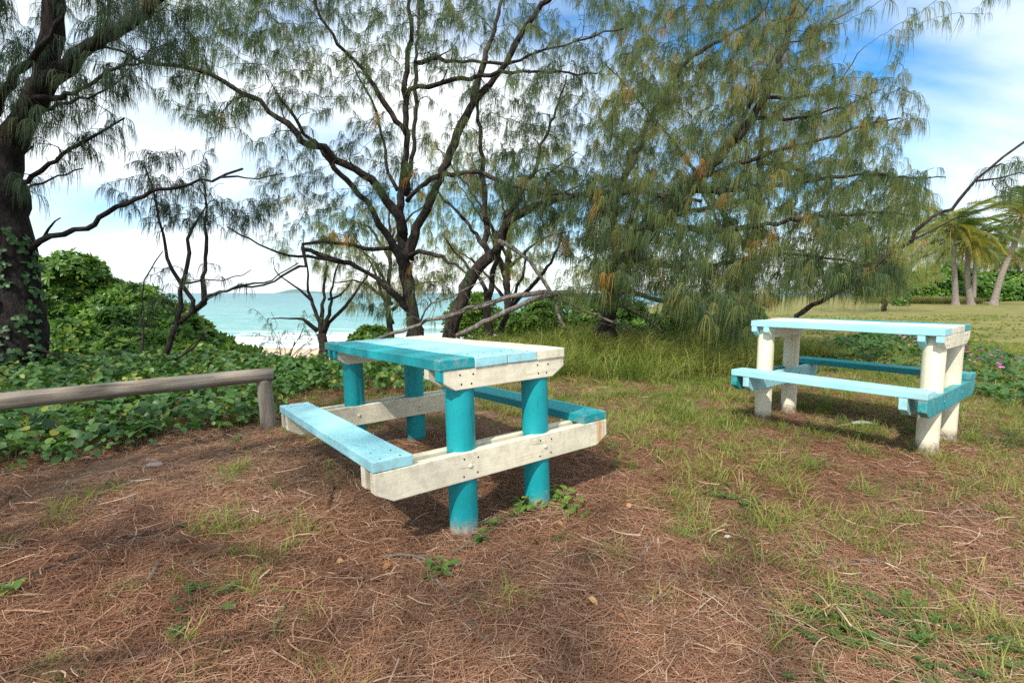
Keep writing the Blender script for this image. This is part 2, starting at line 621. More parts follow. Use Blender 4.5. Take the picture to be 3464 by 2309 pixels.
M['vine'] = leaf_mat('vine leaves', [(0.0, (0.026, 0.080, 0.024)), (0.5, (0.060, 0.145, 0.036)), (0.82, (0.13, 0.23, 0.05)), (0.95, (0.28, 0.27, 0.04)), (1.0, (0.40, 0.33, 0.05))], 0.3, 0.45, 0.4)
M['grass'] = leaf_mat('grass blades', [(0.0, (0.045, 0.10, 0.02)), (0.4, (0.13, 0.20, 0.035)), (0.7, (0.27, 0.28, 0.07)), (0.9, (0.42, 0.35, 0.15)), (1.0, (0.50, 0.40, 0.22))], 0.3, 0.6, 0.25)
M['litter'] = leaf_mat('dry needle litter', [(0.0, (0.065, 0.037, 0.026)), (0.3, (0.185, 0.084, 0.048)), (0.55, (0.31, 0.165, 0.098)), (0.78, (0.42, 0.29, 0.20)), (1.0, (0.56, 0.47, 0.37))], 0.08, 0.75, 0.15, wi=0.3)
M['frond'] = leaf_mat('palm leaflets', [(0.0, (0.05, 0.10, 0.025)), (0.5, (0.10, 0.165, 0.04)), (0.9, (0.27, 0.27, 0.06)), (1.0, (0.42, 0.26, 0.07))], 0.35, 0.5, 0.35, wi=0.0)
M['flower'] = Mat('pink flower').set((0.55, 0.16, 0.42), 0.6).m
M['stick'] = bark_mat('dead twig', (0.09, 0.07, 0.055), (0.38, 0.32, 0.26), 2.0, lich=(0.45, 0.42, 0.37))
M['stick_dark'] = bark_mat('dark dead twig', (0.03, 0.022, 0.018), (0.12, 0.09, 0.07), 2.0, lich=(0.16, 0.13, 0.10))


def ground_mat():
    m = Mat('litter soil, lawn and sand')
    w = m.world()
    x, y, z = m.sep(w)
    n1 = m.noise(w, 2.2, 6, 0.6)
    n2 = m.noise(w, 38, 6, 0.7)
    n3 = m.noise(w, 0.35, 4, 0.55)
    soil = m.ramp(n2, [(0.28, (0.055, 0.033, 0.023)), (0.5, (0.15, 0.085, 0.055)), (0.72, (0.29, 0.19, 0.125))])
    soil = m.mix(m.ramp(n1, [(0.48, 0.0), (0.62, 0.85)]), soil, m.ramp(n2, [(0.3, (0.20, 0.12, 0.075)), (0.7, (0.40, 0.27, 0.18))]))
    lawn = m.ramp(m.noise(w, 1.1, 6, 0.6), [(0.3, (0.125, 0.125, 0.035)), (0.5, (0.19, 0.185, 0.055)), (0.66, (0.30, 0.22, 0.10))])
    lawn = m.mix(m.ramp(n2, [(0.35, 0.45), (0.6, 0.0)]), lawn, (0.09, 0.10, 0.03))
    sand = m.ramp(n2, [(0.3, (0.50, 0.36, 0.24)), (0.7, (0.66, 0.50, 0.36))])
    # lawn begins beyond the second table, to the right
    e = m.math('ADD', m.math('ADD', m.math('MULTIPLY', x, 0.35), y), m.math('MULTIPLY', n3, 5.0))
    k = m.ramp(m.math('MULTIPLY', e, 1 / 20), [(0.53, 0.0), (0.68, 1.0)])
    c = m.mix(k, soil, lawn)
    ks = m.ramp(m.math('ADD', m.math('MULTIPLY', z, -1.0), m.math('MULTIPLY', n1, 0.4)), [(0.60, 0.0), (0.80, 1.0)])
    c = m.mix(ks, c, sand)
    wet = m.ramp(m.math('MULTIPLY', z, -0.25), [(0.51, 0.0), (0.545, 1.0)])
    c = m.mix(wet, c, (0.30, 0.22, 0.15))
    m.set(c, 0.92, 0.15)
    m.bump(n2, 0.9, 0.02)
    return m.m


M['ground'] = ground_mat()


def sea_mat():
    m = Mat('turquoise sea')
    w = m.world()
    x, y, z = m.sep(w)
    d = m.math('ADD', y, m.math('MULTIPLY', m.noise(m.world((0.06, 0.25, 1)), 1.0, 4, 0.6), 9.0))
    c = m.ramp(m.math('MULTIPLY', d, 1 / 400), [(0.09, (0.20, 0.38, 0.34)), (0.15, (0.12, 0.31, 0.295)), (0.4, (0.07, 0.235, 0.235)), (1.0, (0.05, 0.185, 0.205))])
    st = m.noise(m.world((0.02, 0.5, 1)), 1.0, 5, 0.65, 0.5)
    c = m.mix(m.ramp(st, [(0.50, 0.0), (0.66, 0.6)]), c, (0.03, 0.14, 0.16))
    # breakers and their white lace by the shore
    f = m.noise(m.world((0.12, 0.9, 1)), 1.0, 7, 0.7, 1.2)
    band = m.ramp(m.math('MULTIPLY', d, 1 / 100), [(0.33, 0.75), (0.40, 0.55), (0.48, 0.15), (0.56, 0.0)])
    k = m.ramp(m.math('ADD', f, m.math('MULTIPLY', band, 0.30)), [(0.60, 0.0), (0.68, 1.0)])
    caps = m.ramp(m.noise(m.world((0.10, 0.55, 1)), 1.0, 7, 0.75, 1.0), [(0.69, 0.0), (0.73, 0.6)])
    k = m.math('MAXIMUM', k, caps)
    c = m.mix(k, c, (0.82, 0.86, 0.86))
    m.set(c, 0.35, 0.35)
    m.bump(m.noise(m.world((0.5, 1.6, 1)), 1.0, 6, 0.7), 0.5, 0.25)
    return m.m


M['sea'] = sea_mat()

# ------------------------------------------------------------------ ground, sea, island
def build_setting():
    def axis(lo, hi, step, grow, far_lo, far_hi):
        a = list(np.arange(lo, hi + 1e-6, step))
        s = step
        while a[-1] < far_hi:
            s *= grow; a.append(a[-1] + s)
        s = step
        while a[0] > far_lo:
            s *= grow; a.insert(0, a[0] - s)
        return np.array(a)
    xs = axis(-7, 7, 0.07, 1.13, -400, 2500)
    ys = axis(0.2, 8.0, 0.06, 1.10, -60, 2500)
    X, Y = np.meshgrid(xs, ys)
    Z = ground_z(X, Y)
    near = np.exp(-np.maximum(0, Y - 6) / 4)
    Z = Z + near * (0.010 * (vnoise(X, Y, 5, 1) - .5) + 0.016 * (vnoise(X, Y, 2.1, 2) - .5) * 2)
    v = np.stack([X, Y, Z], -1).reshape(-1, 3)
    nx, ny = len(xs), len(ys)
    i = (np.arange(ny - 1)[:, None] * nx + np.arange(nx - 1)[None, :]).ravel()
    f = np.stack([i, i + 1, i + nx + 1, i + nx], -1)
    o = link('ground', mesh_np('ground', v, f, M['ground'], True))
    tag(o, 'brown needle strewn ground with mown lawn beyond and sand below', kind='structure')
    # sea with a low swell
    xs = axis(-60, 40, 0.8, 1.25, -9000, 9000)
    ys = axis(24, 70, 0.4, 1.12, 20, 9000)
    X, Y = np.meshgrid(xs, ys)
    amp = np.exp(-np.maximum(0, Y - 60) / 60)
    Z = -2.2 + amp * (0.06 * np.sin(1.15 * Y + 0.12 * X + 1.5 * vnoise(X, Y, .08, 3)) + 0.10 * (vnoise(X, Y, .35, 4) - .5))
    br = np.exp(-((Y - 37.0 - 2.5 * (vnoise(X, Y * 0, .05, 5) - .5)) / 0.8) ** 2) + .7 * np.exp(-((Y - 44.5 - 3.5 * (vnoise(X, Y * 0, .04, 6) - .5)) / 1.0) ** 2)
    Z = Z + 0.34 * br
    v = np.stack([X, Y, Z], -1).reshape(-1, 3)
    nx, ny = len(xs), len(ys)
    i = (np.arange(ny - 1)[:, None] * nx + np.arange(nx - 1)[None, :]).ravel()
    f = np.stack([i, i + 1, i + nx + 1, i + nx], -1)
    o = link('sea', mesh_np('sea', v, f, M['sea'], True))
    tag(o, 'turquoise sea with small white breakers along the beach', kind='structure')
    # island on the horizon
    m = Mat('hazy island scrub')
    m.set(m.ramp(m.noise(m.coord('Object'), 0.02, 5, 0.6), [(0.35, (0.10, 0.17, 0.18)), (0.7, (0.16, 0.24, 0.23))]), 0.95, 0.1)
    a, b = P(948, 990, 3000), P(1105, 990, 3000)
    u = np.linspace(0, 1, 60); w = np.linspace(-1, 1, 14)
    U, W = np.meshgrid(u, w)
    h = (26 * np.sin(np.pi * U) ** .6 * (.45 + .55 * np.exp(-((U - .3) / .22) ** 2)) + 9 * (vnoise(U * 40, W, 1, 3) - .4) * np.sin(np.pi * U)) * (1 - W ** 2)
    v = np.stack([a[0] + (b[0] - a[0]) * U, 3000 + 160 * W, -2.6 + np.maximum(h, 0)], -1).reshape(-1, 3)
    i = (np.arange(13)[:, None] * 60 + np.arange(59)[None, :]).ravel()
    f = np.stack([i, i + 1, i + 61, i + 60], -1)
    o = link('island', mesh_np('island', v, f, m.m, True))
    tag(o, 'low dark wooded island on the sea horizon', kind='structure')


build_setting()

# ------------------------------------------------------------------ picnic tables
def bm_mesh(name, bm, mat):
    me = bpy.data.meshes.new(name)
    bm.to_mesh(me); bm.free()
    me.materials.append(mat)
    return me


def prism_y(profile_xz, y0, y1, bevel=0.004):
    """extrude an x-z outline along y"""
    bm = bmesh.new()
    a = [bm.verts.new((x, y0, z)) for x, z in profile_xz]
    b = [bm.verts.new((x, y1, z)) for x, z in profile_xz]
    n = len(a)
    bm.faces.new(a); bm.faces.new(b[::-1])
    for i in range(n):
        bm.faces.new((a[i], b[i], b[(i + 1) % n], a[(i + 1) % n]))
    bmesh.ops.recalc_face_normals(bm, faces=bm.faces)
    if bevel:
        bmesh.ops.bevel(bm, geom=list(bm.edges), offset=bevel, segments=2, affect='EDGES', profile=0.6)
    return bm


def plank_mesh(x0, x1, y0, y1, z0, z1, mat, sag=0.0015):
    bm = prism_y([(x0, z0), (x1, z0), (x1, z1), (x0, z1)], y0, y1, 0.0045)
    cuts = [e for e in bm.edges if abs(e.verts[0].co.y - e.verts[1].co.y) > (y1 - y0) * .5]
    bmesh.ops.subdivide_edges(bm, edges=cuts, cuts=9, use_grid_fill=True)
    ph = random.random() * 6
    for v in bm.verts:
        t = v.co.y * 3.1 + ph
        v.co.x += sag * math.sin(t); v.co.z += sag * math.sin(t * 1.7 + v.co.x * 14)
    return bm_mesh('plank', bm, mat)


def beam_mesh(xa, xb, y0, y1, z0, z1, ch, cv, mat):
    return bm_mesh('beam', prism_y([(xa, z1), (xa, z0 + cv), (xa + ch, z0), (xb - ch, z0), (xb, z0 + cv), (xb, z1)], y0, y1, 0.004), mat)


def leg_mesh(cx, cy, r, z0, z1, mat):
    k = 26
    zs = np.linspace(z0, z1, k)
    n = 36
    ang = np.linspace(0, 2 * math.pi, n, endpoint=False)
    ph = random.random() * 6
    rr = r * (1 + 0.006 * np.sin(2 * ang[None, :] + ph) + 0.004 * np.sin(zs[:, None] * 21 + 3 * ang[None, :]))
    # a drying crack down the post
    ca = -2.0 + random.random() * 1.2
    rr = rr - 0.010 * np.exp(-((ang[None, :] - (ca % (2 * math.pi))) / 0.05) ** 2) * (0.5 + 0.5 * np.sin(zs[:, None] * 7 + ph))
    v = np.stack([cx + rr * np.cos(ang), cy + rr * np.sin(ang), np.broadcast_to(zs[:, None], rr.shape)], -1).reshape(-1, 3)
    i = np.arange(k - 1)[:, None] * n + np.arange(n)[None, :]
    j = np.arange(k - 1)[:, None] * n + (np.arange(n)[None, :] + 1) % n
    q = np.stack([i, j, j + n, i + n], -1).reshape(-1, 4)
    v = np.vstack([v, [[cx, cy, z1]]])
    ii = np.arange(n)
    t = np.stack([ii + (k - 1) * n, (ii + 1) % n + (k - 1) * n, np.full(n, k * n)], -1)
    return mesh_np('leg', v, [q, t], mat, True)


def disc_mesh(name, r, h, mat, dome=False):
    """a screw or bolt head, axis along +z"""
    n = 12
    ang = np.linspace(0, 2 * math.pi, n, endpoint=False)
    rings = [(r, 0), (r, h * .5), (r * .7, h * (.85 if dome else .55)), (r * .3, h if dome else h * .4)]
    v = np.vstack([np.stack([a * np.cos(ang), a * np.sin(ang), np.full(n, b)], -1) for a, b in rings] + [[[0, 0, rings[-1][1]]]])
    q = np.vstack([np.stack([np.arange(n) + k * n, (np.arange(n) + 1) % n + k * n, (np.arange(n) + 1) % n + (k + 1) * n, np.arange(n) + (k + 1) * n], -1) for k in range(3)])
    t = np.stack([np.arange(n) + 3 * n, (np.arange(n) + 1) % n + 3 * n, np.full(n, 4 * n)], -1)
    return mesh_np(name, v, [q, t], mat, True)


SCREW = disc_mesh('screw', 0.0042, 0.0022, M['screw'])
BOLT_C = disc_mesh('bolt', 0.0095, 0.006, M['cream_x'], True)
BOLT_T = disc_mesh('bolt', 0.0095, 0.006, M['teal_x'], True)


def picnic_table(loc, rz, tilt, W, L, S, sw, H, t, hs, hb, ub, lx, ly, r, ybs, top_cols, seat_cols, leg_mat, low_mats, up_mats, label, yseat):
    root = empty('picnic_table', loc, (tilt[1], -tilt[0], rz))
    tag(root, label, 'picnic table', 'painted timber picnic tables')
    w = W / 4
    for i in range(4):                                          # table top planks
        g = 0.0015
        p = link('plank', plank_mesh(-W / 2 + i * w + g, -W / 2 + (i + 1) * w - g, random.uniform(-.003, .003), L + random.uniform(-.004, .004), H - t, H + random.uniform(-.0015, .0015), M[top_cols[i]]), root)
        for yy in (0.026, 0.118, L - 0.12, L - 0.03):
            for fx in (.25, .72):
                s = link('screw', SCREW, p)
                s.location = (-W / 2 + (i + fx + random.uniform(-.08, .08)) * w, yy + random.uniform(-.008, .008), H + 0.0005)
    for sx, cm in zip((-1, 1), seat_cols):                      # seats
        x0, x1 = sorted((sx * S, sx * (S - sw)))
        p = link('seat', plank_mesh(x0, x1, yseat[0], yseat[1], hs - t, hs, M[cm]), root)
        for yy in (0.025, 0.118, yseat[1] - .11, yseat[1] - 0.025):
            for fx in (.25, .72):
                s = link('screw', SCREW, p)
                s.location = (x0 + (x1 - x0) * fx, yy + random.uniform(-.01, .01), hs + 0.0008)
    for yy in ly:                                               # legs
        for xx in (-lx, lx):
            link('leg', leg_mesh(xx, yy, r, -0.30, H - t - 0.0006, M[leg_mat]), root)
    for k, (y0, y1) in enumerate(ybs):                          # beams, a pair at each end, gripping the legs
        link('seat_beam', beam_mesh(-S + .003, S - .003, y0, y1, hs - t - hb, hs - t - 0.0008, 0.075, 0.042, M[low_mats[k]]), root)
        link('top_beam', beam_mesh(-W / 2 + .004, W / 2 - .004, y0 + .002, y1 - .002, H - t - ub, H - t - 0.0008, 0.075, 0.045, M[up_mats[k]]), root)
    bm_ = BOLT_C if 'cream' in low_mats[0] else BOLT_T
    for xx in (-lx, lx):
        b = link('bolt', bm_, root); b.location = (xx, ybs[0][0] - .0002, hs - t - hb * .5); b.rotation_euler = (R(90), 0, 0)
        for dx, dz in ((-.03, .035), (.04, .03), (.035, -.035), (-.035, -.04)):
            s = link('screw', SCREW, root); s.location = (xx + dx, ybs[0][0] - .0002, hs - t - hb * .5 + dz); s.rotation_euler = (R(90), 0, 0)
        for dx, dz in ((-.035, .02), (.03, .018), (-.03, -.02), (.02, -.022)):
            s = link('screw', SCREW, root); s.location = (xx + dx, ybs[0][0] + .0018, H - t - ub * .5 + dz); s.rotation_euler = (R(90), 0, 0)
        b = link('bolt', bm_, root); b.location = (xx, ybs[2][0] - .0002, hs - t - hb * .5); b.rotation_euler = (R(90), 0, 0)
    return root


picnic_table((0.0003, 2.2366, 0), 0.6487, (0.0138, -0.0284), 0.6964, 1.505, 0.6436, 0.1675, 0.76, 0.0441, 0.4022, 0.1248, 0.088,
             0.2115, (0.0735, 1.385), 0.0635, ((0.002, 0.046), (0.098, 0.142), (1.315, 1.359), (1.411, 1.455)),
             ('teal_y', 'blue_y', 'blue_y', 'cream_y'), ('blue_y', 'teal_y'), 'teal_leg',
             ('cream_rust', 'cream_x', 'cream_x', 'cream_x'), ('cream_edge', 'cream_x', 'cream_edge', 'teal_x'),
             'teal legged picnic table with cream beams, nearest the camera beside the log rail', (0.004, 1.468))
picnic_table((2.8642, 3.2425, 0.0565), 0.6656, (0.0048, 0.0007), 0.6816, 1.1822, 0.6161, 0.1668, 0.76, 0.0441, 0.4023, 0.1129, 0.085,
             0.2279, (0.066, 1.108), 0.060, ((-0.002, 0.042), (0.090, 0.134), (1.04, 1.084), (1.132, 1.176)),
             ('blue_y', 'cream_y', 'cream_y', 'teal_y'), ('blue_y', 'teal_y'), 'cream_leg',
             ('teal_x', 'blue_x', 'blue_x', 'teal_x'), ('cream_blue_edge', 'blue_x', 'cream_blue_edge', 'blue_x'),
             'cream legged picnic table with blue seats standing on the right towards the lawn', (-0.004, 1.175))

# ------------------------------------------------------------------ log rail fence
def log_rail():
    pb = GV(618, 980)
    a = V(625, 859, pb[1] + 0.01)
    d0 = V(0, 925, pb[1] * .80)
    dirv = (d0 - a) / np.linalg.norm(d0 - a)
    root = empty('log_rail_fence', tuple(pb))
    tag(root, 'low weathered grey log rail on round posts at left in front of the vines', 'fence')
    far = a + dirv * 3.6
    n = 26
    def local_log(name, p0, p1, r0, r1):
        ln = np.linalg.norm(p1 - p0)
        t = np.linspace(0, 1, n)
        pts = np.stack([t * ln, 0.006 * np.sin(t * 5 + 1), 0.008 * np.sin(t * 4)], -1)
        rad = (r0 + (r1 - r0) * t) * (1 + .015 * np.sin(t * 17)); rad[0] *= .95; rad[-1] *= .95
        v, q, tr = tube(pts, rad, 22, True, 0.008)
        o = link(name, mesh_np(name, v, [q, tr], M['log'], True), root)
        m = Vector(p1 - p0).to_track_quat('X', 'Z').to_matrix().to_4x4()
        o.matrix_local = Matrix.Translation(Vector(p0) - Vector(pb)) @ m
        return o
    local_log('rail', a - dirv * 0.005, far, 0.052, 0.056)
    top = a.copy(); top[2] -= 0.03; top += dirv * .055
    b = np.array([top[0] + .012, top[1], pb[2] - 0.3])
    local_log('post', b, top, 0.056, 0.052)
    q = a + dirv * 3.3
    local_log('post', np.array([q[0], q[1], ground_z(q[0], q[1]) - .3]), np.array([q[0], q[1], q[2] - .03]), 0.055, 0.052)


log_rail()

# ------------------------------------------------------------------ casuarina trees
def spray_mesh(name, n, L, mat, seed, width=0.0042):
    g = np.random.default_rng(seed)
    vs, fs, hue, off = [], [], [], 0
    seg = 4
    for i in range(n):
        s0 = g.random()
        p0 = np.array([0.10 * s0, g.normal() * .008, 0.012 * s0 - 0.03 * s0 ** 2])
        az = g.normal() * 0.8
        out = np.array([math.cos(az), math.sin(az), g.uniform(-0.1, 0.5)])
        ln = L * g.uniform(0.55, 1.15)
        sp = ln * g.uniform(0.12, 0.42)
        t = np.linspace(0, 1, seg + 1)[:, None]
        pts = p0 + out * sp * (1 - (1 - t) ** 2) + np.array([0, 0, -1]) * ln * 0.9 * t ** 1.6
        pts += np.array([math.sin(az * 3 + i), math.cos(i), 0]) * 0.012 * t ** 2
        wa = g.uniform(0, math.pi)
        wd = np.array([math.cos(wa), math.sin(wa), 0.15])
        w = width * np.array([1, 1, .95, .8, .35])[:, None] * .5
        vs.append(np.vstack([pts - wd * w, pts + wd * w]))
        k = seg + 1
        a = np.arange(seg)
        fs.append(np.stack([a, a + 1, a + 1 + k, a + k], -1) + off)
        hue.append(np.full(2 * k, np.clip(g.normal(.45, .22), 0, 1)))
        off += 2 * k
    return mesh_np(name, np.vstack(vs), np.vstack(fs), mat, False, {'hue': np.concatenate(hue)})


SPR = {}
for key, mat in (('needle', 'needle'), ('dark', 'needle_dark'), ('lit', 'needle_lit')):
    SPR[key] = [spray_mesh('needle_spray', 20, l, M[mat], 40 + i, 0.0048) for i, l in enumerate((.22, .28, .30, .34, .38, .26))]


class Tree:
    def __init__(self, name, label, base, bark='bark', spray='needle', cat='tree', group=None, lean=(-0.6, 0.0, 0.12)):
        self.root = empty(name, tuple(base))
        tag(self.root, label, cat, group)
        self.base = np.array(base, float)
        self.bark, self.spray = M[bark], SPR[spray]
        self.P, self.D, self.Rr = [], [], []
        self.tw, self.sp, self.nl, self.lean = [], [], 0, lean

    def limb(self, pts, r0, r1, name=None, n=10, rough=0.055, wob=0.035, flare=0.0):
        p = catmull(pts, 0.11)
        k = len(p)
        p[1:-1] += RNG.normal(size=(k - 2, 3)) * wob * .35
        t = np.linspace(0, 1, k)
        rad = r0 + (r1 - r0) * t ** 0.9
        if flare:
            rad = rad * (1 + flare * np.exp(-t * k * 0.11 / 0.22))
        rad = rad * (1 + .10 * np.interp(np.arange(k) * .11, np.arange(0, k * .11 + .5, .23), RNG.normal(size=len(np.arange(0, k * .11 + .5, .23)))))
        name = name or ('trunk' if self.nl == 0 else 'limb')
        v, q, tr = tube(p - self.base, rad, n, True, rough)
        link(name, mesh_np(name, v, [q, tr], self.bark, True), self.root)
        self.nl += 1
        d = np.gradient(p, axis=0); d /= np.linalg.norm(d, axis=1)[:, None] + 1e-9
        s = max(1, k // 200)
        self.P.append(p[::s]); self.D.append(d[::s]); self.Rr.append(rad[::s])
        return p

    def tip_sprays(self, p, frm=0.5, step=0.07, tint=.4):
        k = len(p)
        i0 = int(k * frm)
        acc = 0
        for i in range(max(1, i0), k):
            acc += np.linalg.norm(p[i] - p[i - 1])
            while acc > step:
                acc -= step
                d = p[i] - p[i - 1]
                self.sp.append((p[i] + RNG.normal(size=3) * .012, math.atan2(d[1], d[0]) + RNG.normal() * .8, RNG.uniform(.7, 1.25), np.clip(tint + RNG.normal() * .16, 0, 1)))

    def grow(self, att, tint=0.4, step=0.06, bare=0.0, tvar=0.18, maxlen=3.0, scl=1.0, start=0.30):
        Pn = np.vstack(self.P); Dn = np.vstack(self.D); Rn = np.concatenate(self.Rr)
        cap = len(Pn) + len(att) * 14
        PP = np.zeros((cap, 3)); DD = np.zeros((cap, 3)); RR = np.zeros(cap)
        n = len(Pn); PP[:n] = Pn; DD[:n] = Dn; RR[:n] = Rn
        att = np.asarray(att)
        d0 = np.array([np.min(np.sum((Pn - a) ** 2, 1)) for a in att])
        for a in att[np.argsort(d0)]:
            df = a - PP[:n]
            ds = np.linalg.norm(df, axis=1) + 1e-6
            dot = np.sum(df * DD[:n], 1) / ds
            cost = ds * (1.25 - 0.45 * dot) + 0.25 * np.maximum(0, -df[:, 2])
            cost[ds < 0.06] += 1
            i = int(np.argmin(cost)); L = ds[i]
            if L > maxlen:
                continue
            k = int(min(12, max(3, L / 0.10)))
            t = np.linspace(0, 1, k + 1)[:, None]
            p0 = PP[i]
            c = p0 + DD[i] * L * .40 + np.array([0, 0, L * .10]) + RNG.normal(size=3) * L * .10
            pts = (1 - t) ** 2 * p0 + 2 * t * (1 - t) * c + t ** 2 * a
            pts[1:-1] += RNG.normal(size=(k - 1, 3)) * .012
            rb = min(RR[i] * .75, .0065 + .015 * L)
            rad = rb + (.0036 - rb) * t[:, 0] ** .8
            self.tw.append((pts - self.base, rad))
            m = k
            d = np.gradient(pts, axis=0); d /= np.linalg.norm(d, axis=1)[:, None] + 1e-9
            PP[n:n + m] = pts[1:]; DD[n:n + m] = d[1:]; RR[n:n + m] = rad[1:]; n += m
            if RNG.random() < bare:
                continue
            tt = np.clip(tint + RNG.normal() * tvar, 0, .85)
            if RNG.random() < 0.006:
                tt = 1.0
            ns = max(2, int(L * (1 - start) / step))
            ns = min(ns, 16)
            for u in np.linspace(start, 1, ns):
                x = u * k; j = min(k - 1, int(x))
                p = pts[j] + (pts[j + 1] - pts[j]) * (x - j)
                self.sp.append((p, math.atan2(d[j][1], d[j][0]) + RNG.normal() * .9, scl * RNG.uniform(.65, 1.2), np.clip(tt + RNG.normal() * .07, 0, 1)))
        self.P, self.D, self.Rr = [PP[:n]], [DD[:n]], [RR[:n]]

    def build(self):
        if self.tw:
            thick = [t for t in self.tw if t[1][0] > .008]; thin = [t for t in self.tw if t[1][0] <= .008]
            vs, qs, ts, off = [], [], [], 0
            for grp, n in ((thick, 5), (thin, 3)):
                for it in grp:
                    v, q, t = tube(it[0], it[1], n, False)
                    vs.append(v); qs.append(q + off); off += len(v)
            o = link('branches', mesh_np('branches', np.vstack(vs), np.vstack(qs), self.bark, True), self.root)
            o['kind'] = 'stuff'
        if self.sp:
            pos = np.array([s[0] for s in self.sp]) - self.base
            yaw = np.array([s[1] for s in self.sp])
            n = len(yaw)
            la = np.full(n, math.atan2(self.lean[1], self.lean[0])) + RNG.normal(size=n) * .5
            # hanging needles swing towards the lean direction: rotate the downward vector by -tilt
            rot = lean_eulers(yaw, la, -np.abs(RNG.normal(self.lean[2], .08, n)))
            scatter('crown', self.spray, pos, rot, [s[2] for s in self.sp], [s[3] for s in self.sp], self.root)
        return self.root


def vol(poly, y0, y1, n, slope=0.0):
    """points spread through a crown volume: outline in photograph pixels at its mid distance, then depth"""
    s = sample_poly(poly, n)
    ym = (y0 + y1) / 2
    out = []
    for (a, b) in s:
        p = P(a, b, ym)
        # depth varies freely, position stays where it is in the place
        dy = (RNG.random() - .5) * (y1 - y0)
        p = p + np.array([p[0] / ym * dy * .8, dy, (p[2] - CAMZ) / ym * dy * .8])
        out.append(p)
    return np.array(out)


def q5(*pts): return [(1100 + x / 1.96, y / 1.96) for x, y in pts]
def q6(*pts): return [(1100 + x / 1.961, 600 + y / 1.961) for x, y in pts]
def q3(*pts): return [(x / 1.96, y / 1.96) for x, y in pts]
def q4(*pts): return [(x / 1.7425, 700 + y / 1.7425) for x, y in pts]
def qB(*pts): return [(600 + x / 1.791, 800 + y / 1.791) for x, y in pts]
def q7(*pts): return [(2200 + x / 1.8616, y / 1.8616) for x, y in pts]
def q8(*pts): return [(2600 + x / 2.412, 450 + y / 2.412) for x, y in pts]


def D(pts, ya, yb=None):
    """trace -> world, distance running from ya to yb along the limb"""
    yb = ya if yb is None else yb
    n = len(pts)
    return [P(x, y, ya + (yb - ya) * i / max(1, n - 1)) for i, (x, y) in enumerate(pts)]


def rooted(pts, sink=0.25):
    b = np.array(pts[0], float)
    g = float(ground_z(b[0], b[1]))
    first = np.array([b[0], b[1], g - sink])
    return [first] + [p for p in pts if p[2] > g + 0.05]


